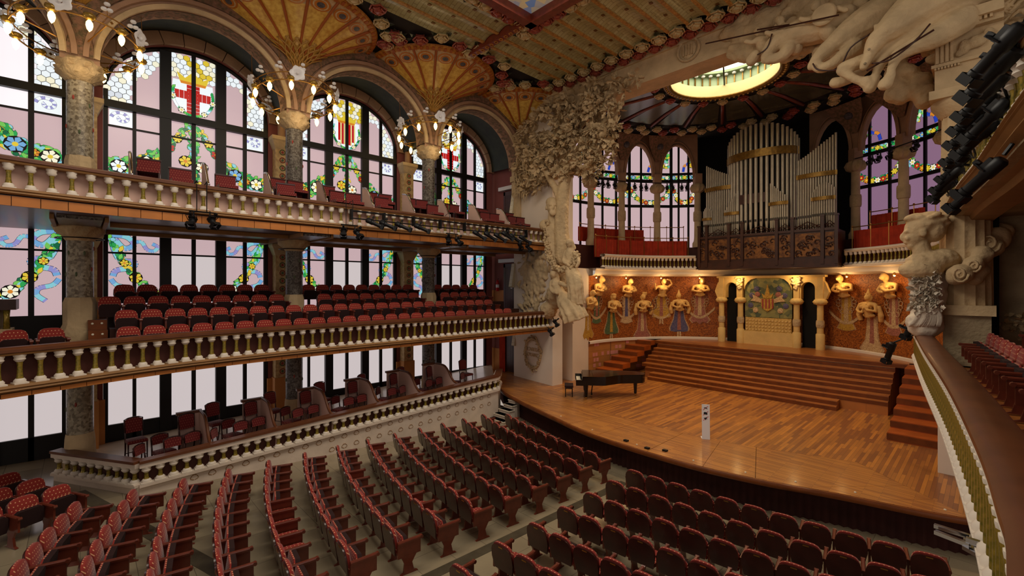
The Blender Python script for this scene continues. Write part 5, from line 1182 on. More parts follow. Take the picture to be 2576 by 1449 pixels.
for i, (px, py, z, kd) in enumerate(RP): p = onZ(px,py,z); tt = lamp(p, (-.62,.35,-.6), kd, '%s black stage lamp along the upper right balustrade' % ORD[i].capitalize(), 'right balcony lamps'); q = nearest_on([Vector(v) for v in RF2], Vector((p.x,p.y,0))); MB().tube([p+Vector((0,0,.05)), (q.x,q.y,min(8.45,max(7.55,p.z)))], .025, 5).build('clamp_arm', 'black_metal', tt)
t = thing('lamp_bar', 'black lamp bar along the upper right balustrade', 'bar', tuple(onZ(2424,371,8.35))); pts = [onZ(2576,60,8.45), onZ(2500,215,8.35), onZ(2424,360,8.3), onZ(2370,450,8.3)]
MB().tube(pts, .035, 6).build('bar', 'black_metal', t); mb = MB()
for i in range(7):
    q = pts[0]+(pts[3]-pts[0])*i/6; mb.tube(crom([q, q+Vector((.1,.25,-.35)), q+Vector((.05,.7,-.3)), q+Vector((0,1.0,.05))],4), .018, 4)
mb.build('cable', 'black_metal', t, True)
for p, q, aim, kd, lb in ((onY(2292,822,15.9), Vector((-1.4,16.3,4.3)), (-.4,.2,-1), LM_S, 'round black lamp at the end of the right balcony rail'), (onY(2247,862,17.0), Vector((-1.0,17.0,4.6)), (-.3,.2,-1), LM_B, 'large black lamp hanging before the right mosaic wall'),
        (onX(1393,805,-14.6), Vector((-14.95,16.9,4.3)), (.5,.2,-.7), LM_S, 'black lamp at the stage end of the first left balcony'), (onX(1380,828,-14.6), Vector((-14.95,16.6,3.7)), (.5,.2,-.7), LM_S, 'lower black lamp box at the stage end of the first left balcony')):
    tt = lamp(p, aim, kd, lb, None); MB().tube([p, q], .022, 5).build('bracket_arm', 'black_metal', tt)
# small accent lamps under the apse cornice, lighting the figures
for i, (px, py) in enumerate([(1500,690),(1575,692),(1663,692),(1760,690),(2130,690),(2250,690)]):
    p = onCyl(px, py, RM-.3); p.z = 6.12; t = thing('accent_lamp', '%s small warm lamp under the apse cornice, from the left' % ORD[i].capitalize(), 'lamp', tuple(p), group='cornice lamps')
    MB().lathe([(.05,.1),(.06,.02),(.05,0)], 8, p).build('housing', 'brass', t); MB().ell(p-Vector((0,0,.02)), .04, 8, 5).build('bulb', 'work_lamp', t)
    point('cornice_light', (p.x*.95+AC[0]*.05, p.y*.95+AC[1]*.05, 5.9), 15, (1.,.62,.25), .08)
for s in (-1.36, 1.36): point('portal_light', (PX+s, PY-.4, 5.95), 22, (1.,.66,.28), .1)
# ---------------------------------------------------------------- piano, stool, sign and small things
pn = thing('grand_piano', 'black concert grand piano with closed lid on the stage', 'piano', (-12.62,16.35,ZS), math.radians(40))
def outline(g=0.): return [(-g,.78+g),(2.05,.78+g),(2.45,.68+g),(2.72+g,.4),(2.74+g,.2),(2.62+g,-.02-g),(2.3,-.12-g),(1.85,-.17-g),(1.5,-.3-g),(1.2,-.55-g),(.95,-.74-g),(.7,-.78-g),(-g,-.78-g)]
MB().prism(outline()[::-1], .62, .97).build('case', 'piano_black', pn, 25, False); o = outline(.02)
MB().prism([p for p in o if p[0] > .5][::-1]+[(.45,.8),(.45,-.8)][::-1] if False else [(max(p[0],.42),p[1]) for p in o][::-1], .975, 1.0).build('lid', 'piano_black', pn, 25, False)
MB().prism([(-.02,.8),(.41,.8),(.41,-.8),(-.02,-.8)][::-1], .975, 1.0).build('front_lid', 'piano_black', pn, False, False)
mb = MB(); mb.box((-.32,-.78,.6),(0,.78,.7)); mb.box((-.32,.7,.7),(0,.78,.84)); mb.box((-.32,-.78,.7),(0,-.7,.84)); mb.box((-.05,-.7,.7),(0,.7,.95)); mb.build('key_bed', 'piano_black', pn, False, False); MB().box((-.28,-.68,.7),(-.1,.68,.73)).build('keyboard', 'ivory', pn, False, False)
for x, y in ((.12,.62),(.12,-.62),(2.35,.3)):
    l = MB().lathe([(.1,.62),(.085,.5),(.06,.12),(.05,.08)], 8, (x,y,0)).build('leg', 'piano_black', pn, 40, False); mb = MB(); mb.ell((x,y,.045), (.045,.03,.045), 8, 5); mb.box((x-.03,y-.03,.05),(x+.03,y+.03,.1)); mb.build('caster', 'brass', l, False, False)
mb = MB(); mb.box((.35,-.12,.06),(.42,.12,.14)); mb.tube([(.38,.1,.12),(.45,.1,.62)], .015, 4); mb.tube([(.38,-.1,.12),(.45,-.1,.62)], .015, 4); mb.build('pedal_lyre', 'piano_black', pn, False, False)
for y in (-.06,0,.06): MB().box((.2,y-.015,.06),(.36,y+.015,.08)).build('pedal', 'brass', pn, False, False)
st = thing('piano_stool', 'black cushioned piano stool beside the grand piano keyboard', 'stool', (-13.05,15.9,ZS), math.radians(40)); mb = MB(); mb.box((-.19,-.32,.42),(.19,.32,.5)); mb.build('cushion', 'fabric_dark', st, False, False); MB().box((-.17,-.3,.36),(.17,.3,.42)).build('seat_frame', 'piano_black', st, False, False)
for x in (-.15,.15):
    for y in (-.26,.26): MB().box((x-.02,y-.02,0),(x+.02,y+.02,.36)).build('leg', 'piano_black', st, False, False)
sg = thing('notice_stand', 'narrow white notice stand with three crossed-out pictograms on the stage', 'sign', (-6.3,14.55,ZS), math.radians(33)); W_ = .12; ln = -.14
fr = lambda x, z, d=0.: (x, -ln*0+(-z*ln*-1)-d if False else z*.16-d, z)
MB().plate([fr(-W_,0),fr(W_,0),fr(W_+.02,1.08),fr(-W_+.02,1.08)], (0,.012,0)).build('panel', 'sign_white', sg, False, False); MB().box((-W_,0,0),(W_,.28,.012)).build('foot', 'sign_white', sg, False, False)
for i, z in enumerate((.97,.81,.65)):
    MB().plate([fr(-.075,z-.065,.004),fr(-.06,z-.07,.004),fr(.095,z+.06,.004),fr(.08,z+.065,.004)], (0,-.002,0)).build('red_stroke', 'sign_red', sg, False, False)
    mb = MB()
    if i == 0: mb.plate([fr(-.05,z-.0,.006),fr(.05,z-.02,.006),fr(.06,z+.0,.006),fr(.0,z+.02,.006)], (0,-.002,0)); mb.plate([fr(.03,z+.0,.006),fr(.07,z-.03,.006),fr(.05,z-.035,.006)], (0,-.002,0))
    elif i == 1: mb.plate([fr(-.05,z-.035,.006),fr(.06,z-.045,.006),fr(.06,z+.015,.006),fr(.02,z+.03,.006),fr(-.01,z+.04,.006),fr(-.05,z+.02,.006)], (0,-.002,0))
    else: mb.plate([fr(-.06,z+.01,.006),fr(.0,z+.02,.006),fr(.04,z+.045,.006),fr(.03,z+.01,.006),fr(.06,z-.02,.006),fr(.02,z-.015,.006),fr(.0,z-.06,.006),fr(-.02,z-.02,.006)], (0,-.002,0))
    mb.build('pictogram', 'ink_black', sg, False, False)
for i, (px, py) in enumerate(((1575,1110),(1628,1129),(1673,1135))): p = onZ(px,py,ZS); o = MB().prism([(p.x-.07,p.y-.05),(p.x+.06,p.y-.05),(p.x+.07,p.y+.05),(p.x-.06,p.y+.05)], ZS, ZS+.05).build('cable_box', 'black_metal'); tag(o, 'small black box on the stage apron, %s from the left' % ORD[i], 'box', 'apron boxes')
# loudspeakers and lights over the side doors, extinguisher
for i, (z, y) in enumerate(((6.2,17.2),(10.0,17.2),(3.0,17.4))):
    t = thing('wall_loudspeaker', '%s tilted cream loudspeaker by the left pier' % ['Middle','Upper','Lower'][i], 'loudspeaker', (-17.98,y,z), group='aisle loudspeakers'); t.rotation_euler = (math.radians(-12),0,math.radians(8))
    MB().box((-.1,-.2,-.65),(.12,.02,.65)).build('cabinet', 'speaker_cream', t, False, False); MB().box((-.085,-.215,-.62),(.105,-.2,.62)).build('grille', 'ivory', t, False, False)
    for q in range(5): MB().box((-.08,-.225,-.5+q*.24),(.1,-.215,-.48+q*.24)).build('grille_bar', 'speaker_cream', t, False, False)
    MB().box((-.03,.0,-.05),(.03,.3,.05)).build('bracket', 'black_metal', t, False, False)
for i, z in enumerate((6.98,11.1)):
    o = MB().box((-19.6,17.5,z),(-18.0,17.72,z+.2)).build('strip_light', 'sign_white'); tag(o, 'white strip light over the %s side door' % ['first-balcony','upper-balcony'][i], 'light')
t = thing('fire_extinguisher', 'red fire extinguisher on the wall by the first balcony', 'extinguisher', (-19.75,17.55,5.35)); q = (-19.75,17.58,5.35)
MB().lathe([(.08,0),(.1,.03),(.1,.5),(.06,.6),(.03,.66)], 12, q).build('cylinder', 'extinguisher_red', t, 40); MB().lathe([(.101,.2),(.101,.38)], 12, q).build('label_band', 'sign_white', t); mb = MB(); mb.tube([(q[0],q[1],q[2]+.66),(q[0]+.1,q[1]-.02,q[2]+.72)], .02, 5); mb.tube(crom([(q[0],q[1],q[2]+.66),(q[0]-.14,q[1],q[2]+.5),(q[0]-.13,q[1],q[2]+.1)],4), .014, 5); mb.build('valve_hose', 'black_metal', t)
# steel bracket on the right balustrade
t = thing('steel_bracket', 'pale steel bracket reaching out from the right balustrade', 'bracket', tuple(onZ(2450,1375,3.7))); e = [onZ(2350,1322,3.72), onZ(2352,1338,3.7), onZ(2425,1345,3.7), onZ(2400,1360,3.68), onZ(2490,1400,3.7), onZ(2470,1345,3.72)]
MB().bar(e[0], onZ(2440,1350,3.72), .035, .03).build('upper_arm', 'chrome', t); MB().bar(e[1], onZ(2440,1372,3.7), .035, .03).build('lower_arm', 'chrome', t)
MB().plate([onZ(2425,1345,3.69), onZ(2420,1372,3.69), onZ(2470,1400,3.69), onZ(2500,1385,3.69), onZ(2478,1345,3.69)], (0,0,-.03)).build('plate', 'chrome', t); MB().bar(onZ(2430,1357,3.73), onZ(2465,1368,3.73), .04, .04).build('latch', 'chrome', t)
# bookcase-like stand at the far left of the first balcony, steps with lamps behind it
t = thing('balcony_pedestal', 'short stone pedestal with gilded columns at far left of first balcony', 'pedestal', (-18,-1.6,3.68)); MB().box((-18.4,-2.4,3.68),(-17.7,-1.3,4.55)).build('base', 'stone_cream', t); MB().box((-18.45,-2.4,5.05),(-17.65,-1.22,5.32)).build('top', 'dark_wood', t); MB().box((-18.3,-2.3,4.5),(-18.0,-1.5,5.1)).build('core', 'stone_grey', t)
for i in range(4): MB().lathe([(.07,4.55),(.055,4.8),(.07,5.05)], 8, (-17.78,-1.4-.18*i,0)).build('small_column', 'baluster_gold', t, True)
t = thing('aisle_steps', 'wooden aisle steps with small lights beside the nearest column', 'steps', (-16.8,.35,3.68))
for i in range(4):
    x = -16.1-.45*i; s_ = MB().box((x-.45,.16,3.66),(x,.56,3.9+.27*i)).build('step', 'riser_face', t)
    for q in (.25,.45): MB().ell((x+.005,q,3.8+.27*i), (.01,.03,.03), 8, 4).build('step_light', 'ivory', s_)
# ---------------------------------------------------------------- sculpture
def S(px, py, y, rp):
    d = _ray(px,py); k = y/d[1]; return Vector((d[0]*k, y, 5.7+d[2]*k)), rp*k/F_PX
def limb(mb, pts, n=10):
    P = [S(*p) for p in pts]; C_ = crom([p for p, r in P], 4); rs = crom([(r,0,0) for p, r in P], 4); mb.tube(C_, [max(.01,v.x) for v in rs], n)
    for p, r in (P[0], P[-1]): mb.ell(p, r, 8, 6)
LEAF = [(0,0),(.25,.22),(.12,.34),(.34,.5),(.2,.62),(.3,.8),(.12,.85),(0,1)]
def leafy(mb, c, s, d):
    """one lobed, cupped leaf as a small fan of faces"""
    d = Vector(d).normalized(); u = d.cross(Vector((R.uniform(-1,1),R.uniform(-1,1),R.uniform(-1,1)))).normalized(); n = u.cross(d); c = Vector(c); w_ = .8
    mid = [c+d*t*s+n*(.25*s*t*(1-t)*2) for t in (0,.35,.7,1)]
    for sg in (-1,1):
        e = [c+d*t*s+u*sg*x*s*w_+n*s*(.1*t-.22*abs(x)) for x, t in ((0,0),(.3,.25),(.16,.42),(.34,.62),(.15,.85),(0,1))]
        mb.add(mid+e, [(0,5,1) if sg > 0 else (0,1,5), (1,5,6) if sg > 0 else (1,6,5), (1,6,7,2) if sg > 0 else (1,2,7,6), (2,7,8) if sg > 0 else (2,8,7), (2,8,3) if sg > 0 else (2,3,8)])
def inpoly(x, y, P):
    c = False
    for (x0,y0), (x1,y1) in zip(P, P[1:]+P[:1]):
        if (y0 > y) != (y1 > y) and x < (x1-x0)*(y-y0)/(y1-y0)+x0: c = not c
    return c
def bust(mb, p, h, face):
    """head with brow, nose, chin, ears and hair on neck and shoulders; p chin point, h head height, face direction"""
    f = Vector(face).normalized(); u = Vector((0,0,1)); r = f.cross(u).normalized(); rot = Matrix((r,f,u)).transposed(); p = Vector(p)
    def E(x, y, z, a, b, c): mb.ell(p+r*x*h+f*y*h+u*z*h, (a*h,b*h,c*h), 12, 8, rot)
    E(0,-.05,.62,.36,.44,.42); E(0,.05,.38,.3,.34,.36); E(0,.16,.08,.17,.16,.13); E(0,.4,.4,.06,.1,.15); E(0,.33,.56,.25,.08,.06); E(0,.3,.2,.14,.1,.05)
    for s in (-1,1): E(s*.36,-.05,.42,.05,.1,.14); E(s*.14,.3,.34,.1,.09,.1)
    mb.tube([p+u*(-.45*h)-f*.1*h, p+u*.25*h-f*.03*h], [.27*h,.22*h], 10)
    return E
# --- left pier: stone tree with bust, garland and singing women
tr = thing('tree_sculpture', 'carved stone tree with bust and women on the left pier', 'sculpture', (-15.2,16.6,4.2))
mb = MB(); limb(mb, [(1418,650,16.4,22),(1412,580,16.4,19),(1414,520,16.4,17),(1420,460,16.55,15),(1432,415,16.75,13),(1460,370,16.8,10),(1490,320,16.8,8)]); limb(mb, [(1416,520,16.4,12),(1400,480,16.4,9),(1384,452,16.4,8),(1370,425,16.4,7)]); limb(mb, [(1426,440,16.7,10),(1440,340,16.7,7),(1452,262,16.75,5)])
o = mb.build('trunk', 'stone_carved', tr); remesh(o, .045, 1, True, .05, .12)
POLY = [(1298,430),(1305,345),(1345,275),(1400,238),(1480,208),(1560,190),(1612,186),(1605,212),(1548,240),(1566,285),(1545,330),(1552,372),(1525,420),(1485,446),(1440,440),(1400,452),(1368,476),(1342,492),(1312,488),(1300,455)]
core = MB()
for i in range(420):
    x, y = R.uniform(1298,1612), R.uniform(186,492)
    if not inpoly(x, y, POLY) or not inpoly(x+12, y, POLY) or not inpoly(x-8, y+8, POLY): continue
    if (1440 < x < 1475 and 235 < y < 260): continue
    p, r = S(x, y, 16.98 if x < 1430 else 16.95, 11); core.ell(p, (r, .2, r), 7, 5)
o = core.build('foliage_mass', 'stone_carved', tr); remesh(o, .07, 2, True, .12, .15)
mb = MB(); cl = []
while len(cl) < 120:
    x, y = R.uniform(1296,1614), R.uniform(184,496)
    if inpoly(x, y, POLY) and not (1438 < x < 1470 and 232 < y < 258) and all((x-q[0])**2+(y-q[1])**2 > 13**2 for q in cl): cl.append((x,y))
    elif R.random() < .0005: break
for x, y in cl:
    p, r = S(x, y, 16.75-R.random()*.6, 1); ax = Vector((R.uniform(-.5,.5)+(x-1430)/350, -.75, -.3+R.uniform(-.3,.3))).normalized()
    for q in range(15):
        v = Vector((R.gauss(0,1),R.gauss(0,.6),R.gauss(0,1))).normalized(); d = (v+ax*.55+Vector((0,0,-.25))); leafy(mb, p+v*R.uniform(.02,.12), R.uniform(.26,.44), d)
o = mb.build('foliage', 'stone_carved', tr, True); o['kind'] = 'stuff'
mb = MB()
for i in range(70):                            # palm leaves drooping at the left edge
    p, r = S(R.uniform(1298,1335), R.uniform(400,490), 16.75, 1); q = p+Vector((R.uniform(-.35,.35),-.15,R.uniform(-.45,-.05))); m_ = (p+q)/2+Vector((0,-.1,.12)); mb.tube(crom([p,m_,q],3), [.035,.045,.045,.04,.03,.02,.008], 4)
o = mb.build('palm_leaves', 'stone_carved', tr, True); o['kind'] = 'stuff'
mb = MB(); c0, r0 = S(1389,541,16.2,1); E = bust(mb, c0, .8, (.75,-.65,-.02)); E(0,-.12,.78,.38,.4,.3); E(0,.3,.1,.22,.14,.2)
for s in (-1,1): p1, _r = S(1389,568,16.3,1); mb.ell(p1+Vector((s*.36,.12*s,.05)), (.3,.26,.28), 10, 7)
mb.ell(S(1389,575,16.3,1)[0], (.42,.3,.34), 12, 8); o = mb.build('bust', 'stone_cream', tr); remesh(o, .03, 2)
mb = MB(); A, ra = S(1390,575,16.35,26); B, rb = S(1400,668,16.35,16); mb.tube([A,(A+B)/2,B], [ra,(ra+rb)/2,rb], 4); mb.build('herm', 'stone_cream', tr)
mb = MB(); gp = crom([S(1376,560,16.05,1)[0], S(1376,610,15.95,1)[0], S(1386,655,15.9,1)[0], S(1410,678,15.85,1)[0], S(1440,668,15.85,1)[0], S(1452,640,15.9,1)[0]], 10)
for p in gp:
    for q in range(7): mb.ell(p+Vector((R.uniform(-.13,.13),R.uniform(-.1,.06),R.uniform(-.13,.13))), R.uniform(.05,.09), 6, 4)
mb.build('flower_garland', 'stone_carved', tr, True)
def _pm(y): return 1.38*y/F_PX
def woman(nm, hd, pts, arms, gown, gy):
    """seated or leaning draped figure: one continuous remeshed body"""
    mb = MB(); h, r = S(*hd); mb.ell(h, (r,r*1.1,r*1.25), 10, 8); mb.ell(h+Vector((0,r*.25,r*.2)), (r*1.12,r*1.1,r*1.15), 10, 8); mb.ell(h+Vector((r*.3,-r*.95,-r*.1)), (r*.25,r*.35,r*.3), 6, 5)
    limb(mb, pts)
    for a_ in arms: limb(mb, a_, 8)
    for g_ in gown:                             # skirt as one rippled cone swept along its path
        P = [S(*q) for q in g_]; C_ = crom([p for p, r in P], 5); rs = crom([(r,0,0) for p, r in P], 5); rings = []; n_ = 48
        for k_, c_ in enumerate(C_):
            t_ = (C_[min(k_+1,len(C_)-1)]-C_[max(k_-1,0)]).normalized(); u_ = t_.cross(Vector((.2,-1,.3))).normalized(); w_ = t_.cross(u_); f_ = k_/len(C_)
            rings.append([c_+(u_*math.cos(2*PI*j/n_)+w_*math.sin(2*PI*j/n_)*.7)*rs[k_].x*(1+.16*f_*math.sin(9*2*PI*j/n_+1.5*f_)+.06*f_*math.sin(5*2*PI*j/n_)) for j in range(n_)])
        mb.loft(rings)
    for q in range(9): mb.tube(crom([h+Vector((r*math.cos(q*.7)*.9, r*.5, r*math.sin(q*.7)*.6+r*.4)), h+Vector((r*math.cos(q*.7)*1.3, r*.7, -r*.6)), h+Vector((r*math.cos(q*.7)*1.5, r*.8, -r*1.8))],3), [r*.3]*7, 5)
    o = mb.build(nm, 'stone_cream', tr); remesh(o, .035, 2, True, .06, .18); return o
woman('singing_woman', (1432,612,16.0,9), [(1432,626,16.05,7),(1434,640,16.05,14),(1436,662,16.05,13),(1438,684,15.95,17)], [[(1424,634,16.0,6),(1418,655,15.85,5),(1432,668,15.7,4)],[(1446,636,16.0,6),(1456,655,15.8,5),(1450,672,15.7,4)]],
      [[(1437,672,15.98,13),(1440,690,15.85,19),(1446,715,15.65,21),(1448,742,15.65,20),(1450,765,15.7,22)]], 0)
woman('reclining_woman', (1392,690,15.9,9), [(1394,703,15.95,6),(1398,715,15.95,13),(1408,735,15.95,13),(1416,752,15.9,17)], [[(1388,710,15.9,6),(1386,730,15.7,5),(1402,738,15.55,4)],[(1410,712,15.9,6),(1428,720,15.7,5),(1436,708,15.6,4)]],
      [[(1412,742,15.9,14),(1420,756,15.75,22),(1432,772,15.6,27),(1442,790,15.55,30),(1448,806,15.6,31)]], 0)
mb = MB()                                       # low relief of a group and drapery over the pier face
for i in range(260):
    x = R.gauss(1343,17); y = R.gauss(705,38)
    if 1306 < x < 1385 and 630 < y < 790: p, r = S(x, y, 17.02-(x-1298)*.002, R.uniform(3,7)); a_ = R.uniform(0,3); mb.tube([p+Vector((-r*2*math.cos(a_),0,-r*2*math.sin(a_))), p+Vector((0,-.06,0)), p+Vector((r*2*math.cos(a_),0,r*2*math.sin(a_)))], [r*.4,r,r*.3], 5)
for x, y in ((1350,655),(1333,668),(1338,700),(1360,690)): p, r = S(x,y,16.85,7); mb.ell(p, r, 8, 6); p2, r2 = S(x+2,y+20,16.9,10); mb.ell(p2, (r2,.15,r2*1.6), 8, 6)
o = mb.build('figure_relief', 'stone_cream', tr); remesh(o, .045, 2, True, .06, .15)
mb = MB()
for (x, y, rp) in ((1400,745,32),(1420,720,28),(1380,780,22),(1412,690,24),(1440,770,18),(1425,790,16)): p, r = S(x,y,16.6,rp); mb.ell(p, (r,.45,r), 10, 7)
o = mb.build('rock_mass', 'stone_carved', tr); remesh(o, .06, 2, True, .15, .2)
# wreath with lettering low on the pier
wr = thing('wreath_relief', 'carved laurel wreath with lettering on the left pier', 'relief', (-16.6,17.0,2.5))
wc = S(1342,889,17.0,1)[0]; ev = (Vector((-14.82,16.8,0))-Vector((-17.96,17.19,0))).normalized(); nv = Vector((ev.y,-ev.x,0)); wc.y = 17.19+(wc.x+17.96)*(-.39/3.14); mb = MB()
for i in range(90):
    a_ = R.uniform(0,2*PI); rr = R.uniform(.56,.8); p = wc+ev*rr*math.cos(a_)*.92+Vector((0,0,rr*math.sin(a_)*1.12))+nv*.04; d = ev*-math.sin(a_)+Vector((0,0,math.cos(a_)))+nv*R.uniform(.1,.5)+(ev*math.cos(a_)+Vector((0,0,math.sin(a_))))*R.uniform(-.8,.8)
    leafy(mb, p, R.uniform(.16,.26), d)
mb.build('wreath', 'stone_cream', wr, True)
mb = MB()
for i in range(40): a_ = 2*PI*i/40; p = wc+ev*.68*math.cos(a_)*.92+Vector((0,0,.68*math.sin(a_)*1.12))+nv*.05; mb.ell(p, (.07,.07,.07), 6, 4)
mb.build('wreath_core', 'stone_carved', wr, True)
for txt, z in (("L'ABSTA",.12),("LOYANÇA",-.16)):
    cu = bpy.data.curves.new('lettering', 'FONT'); cu.body = txt; cu.size = .26; cu.extrude = .015; cu.align_x = 'CENTER'; cu.materials.append(MAT['stone_carved']); o = bpy.data.objects.new('lettering', cu); COL.objects.link(o)
    me_ = bpy.data.meshes.new_from_object(o); bpy.data.objects.remove(o); o = obj('lettering', me_, wr)
    p = wc+nv*.015+Vector((0,0,z)); m = Matrix.Translation(p)@Matrix((ev,Vector((0,0,1)),nv)).transposed().to_4x4(); o.matrix_parent_inverse = wm(wr).inverted(); o.matrix_basis = m
# --- right pier: wall, fluted column, bust and galloping horses
mb = MB(); mb.box((-.97,16.45,ZS),(4.2,18.2,3.4)); mb.box((.12,16.85,3.4),(4.2,18.2,7.5)); mb.box((-.9,17.3,3.4),(.2,18.2,14.2)); mb.box((.12,16.85,7.5),(4.2,18.2,14.2))
pr = struct('wall_pier_right', mb, 'stone_grey', 'rough stone proscenium pier on the right'); MB().box((-.98,16.43,ZS),(-.5,16.46,3.4)).build('pier_lining', 'plaster_white', pr)
MB().box((-.05,16.4,4.2),(.13,16.9,9.9)).build('dark_slot', 'void_dark', pr)
fc = thing('fluted_column', 'fluted stone column with entablature on the right pier', 'column', (-.5,16.3,4.6))
MB().box((-.98,15.75,4.95),(.08,16.9,5.2)).build('pedestal', 'stone_cream', fc); MB().box((-.85,15.85,3.7),(.0,16.9,4.95)).build('pedestal_block', 'stone_grey', fc)
mb = MB(); n = 80; rings = []
for r, z in ((.5,5.2),(.48,7.5),(.44,10.0)): rings.append([(-.46+r*(1-.075*abs(math.sin(8*2*PI*i/n/1.0)))*math.cos(2*PI*i/n), 16.35+r*(1-.075*abs(math.sin(8*2*PI*i/n)))*math.sin(2*PI*i/n), z) for i in range(n)])
mb.loft(rings); mb.build('fluted_shaft', 'stone_cream', fc, 25)
MB().lathe([(.44,10.0),(.5,10.06),(.64,10.28),(.66,10.4)], 24, (-.46,16.35,0)).build('echinus', 'stone_cream', fc, 40); MB().box((-1.1,15.7,10.4),(.2,17.0,10.62)).build('abacus', 'stone_cream', fc)
MB().box((-1.0,15.8,10.62),(.2,17.2,11.2)).build('architrave', 'stone_cream', fc); MB().box((-1.06,15.74,11.2),(.2,17.2,11.28)).build('taenia', 'stone_cream', fc); MB().box((-1.0,15.8,11.28),(.2,17.2,11.95)).build('frieze', 'stone_cream', fc)
for i in range(4): MB().box((-.98+i*.09,15.76,11.3),(-.92+i*.09,15.82,11.9)).build('triglyph', 'stone_cream', fc)
for i in range(8): MB().box((-1.0+i*.06,15.73,11.14),(-.96+i*.06,15.8,11.19)).build('gutta', 'stone_cream', fc)
mb = MB(); mb.ell((-.25,15.75,11.6), (.2,.1,.16), 10, 6); mb.ell((-.45,15.75,11.55), (.12,.08,.18), 8, 6); mb.ell((-.55,15.75,11.42), (.08,.06,.1), 8, 6); mb.ell((-.05,15.72,11.75), (.1,.1,.1), 8, 6); o = mb.build('metope_relief', 'stone_carved', fc); remesh(o, .03, 1, True, .05, .1)
MB().box((-1.35,15.45,12.1),(.2,17.2,12.35)).build('cornice', 'stone_cream', fc); MB().box((-1.2,15.6,11.95),(.2,17.2,12.1)).build('bed_moulding', 'stone_carved', fc)
for i in range(14): MB().box((-1.2+i*.09,15.53,12.02),(-1.15+i*.09,15.6,12.1)).build('dentil', 'stone_cream', fc)
mb = MB()                                        # stone smoke curling round the column
for x, y, yy, rp in ((2415,690,15.55,26),(2400,700,15.6,18),(2450,665,15.7,22),(2470,640,15.9,24),(2490,620,16.3,28),(2500,600,16.5,32),(2470,680,15.9,16),(2515,585,16.7,26),(2452,700,15.9,18)): p, r = S(x,y,yy,rp); mb.ell(p, (r,.22,r), 12, 8)
o = mb.build('smoke_scrolls', 'stone_cream', fc); remesh(o, .04, 2, True, .08, .3)
mb = MB()
for cx, cy, yy, rp in ((2415,690,15.35,22),(2490,612,16.1,28),(2450,668,15.5,18)):
    pts = [S(cx+rp*(1-t/22)*math.cos(t*.6), cy+rp*(1-t/22)*math.sin(t*.6), yy, 1)[0] for t in range(20)]; mb.tube(pts, .03, 5)
mb.build('scroll_ridge', 'stone_cream', fc, True)
bt = thing('composer_bust', 'large white stone bust on leafy pedestal by the right pier', 'bust', (-1.2,15.8,4.3))
mb = MB(); ch, _r = S(2312,622,15.75,1); E = bust(mb, ch, .8, (-.95,-.25,-.12)); E(0,-.2,.72,.43,.5,.4); E(0,-.38,.5,.38,.3,.4); E(.0,.1,.98,.3,.3,.14)
for i in range(26): a_ = R.uniform(0,2*PI); E(.36*math.cos(a_),-.25+.42*math.sin(a_),.75+R.uniform(-.25,.25),.1,.12,.08)
sh, r = S(2325,655,15.85,1); mb.ell(sh+Vector((.1,.0,-.05)), (.5,.45,.3), 14, 8); mb.ell(sh+Vector((-.05,-.25,-.25)), (.45,.35,.26), 14, 8); mb.ell(sh+Vector((.35,.1,.0)), (.35,.4,.3), 12, 8); mb.tube([sh+Vector((.05,-.35,.05)), sh+Vector((-.3,-.35,-.3))], [.12,.05], 8)
o = mb.build('head_and_shoulders', 'stone_cream', bt); remesh(o, .028, 2, True, .025, .12)
mb = MB(); limb(mb, [(2330,690,15.85,34),(2335,720,15.9,36),(2335,760,15.9,34),(2330,800,15.9,30),(2326,815,15.85,38)]); o = mb.build('pedestal_mass', 'stone_white', bt); remesh(o, .05, 2, True, .1, .2)
mb = MB()
for i in range(330):
    x, y = R.uniform(2298,2365), R.uniform(672,780); p, r = S(x, y, 15.5, 1); leafy(mb, p, R.uniform(.14,.26), (R.uniform(-.8,.4),-.5,R.uniform(-.9,.4)))
for i in range(60):
    x = R.uniform(2285,2365); p, r = S(x+(2340-x)*.5, 770, 15.45, 1); q, r = S(x, 822, 15.5, 1); mb.tube(crom([p,(p+q)/2+Vector((.06,0,0)),q],3), [.05,.05,.05,.045,.04,.03,.01], 4)
o = mb.build('pedestal_foliage', 'stone_white', bt, True); o['kind'] = 'stuff'
hs = thing('horse_sculpture', 'stone galloping horses and riders bursting from the right proscenium corner', 'sculpture', (-1.5,16.2,12.4))
def horse(nm, parts, fine=.035):
    mb = MB()
    for p in parts: limb(mb, p)
    o = mb.build(nm, 'stone_cream', hs); remesh(o, fine, 2, True, .03, .25); return o
horse('front_horse', [[(2172,168,14.9,9),(2176,158,14.9,11),(2184,142,14.9,12),(2198,114,14.95,20),(2214,92,15.0,23)], [(2208,100,14.97,20),(2235,76,15.05,32),(2285,40,15.3,50),(2350,0,15.6,70),(2440,-50,15.9,85),(2560,-80,16.2,85)], [(2222,74,15.0,8),(2228,62,15.0,5)],
    [(2420,50,15.6,36),(2350,92,15.2,30),(2295,118,15.0,20),(2258,140,14.9,16),(2244,168,14.9,10),(2238,188,14.9,9)], [(2241,186,14.9,11),(2234,200,14.9,13),(2226,212,14.9,16)], [(2350,70,15.5,32),(2280,110,15.3,22),(2222,150,15.15,15),(2206,180,15.15,10),(2200,196,15.15,9)], [(2202,196,15.15,11),(2194,210,15.15,13),(2188,220,15.15,15)],
    [(2270,110,15.4,26),(2180,150,15.2,18),(2128,168,15.1,15),(2120,178,15.1,13),(2150,198,15.1,10),(2170,204,15.1,11),(2180,206,15.1,15)], [(2206,78,14.98,6),(2202,64,14.98,4)]])
mb = MB()
for x_, y_ in ((2186,124),(2176,160)): p, r = S(x_, y_, 14.9-.2 if x_ > 2180 else 14.8, 3.2); mb.ell(p, r, 8, 6)
mb.build('eye_and_nostril', 'stone_grey', hs, True)
mb = MB()
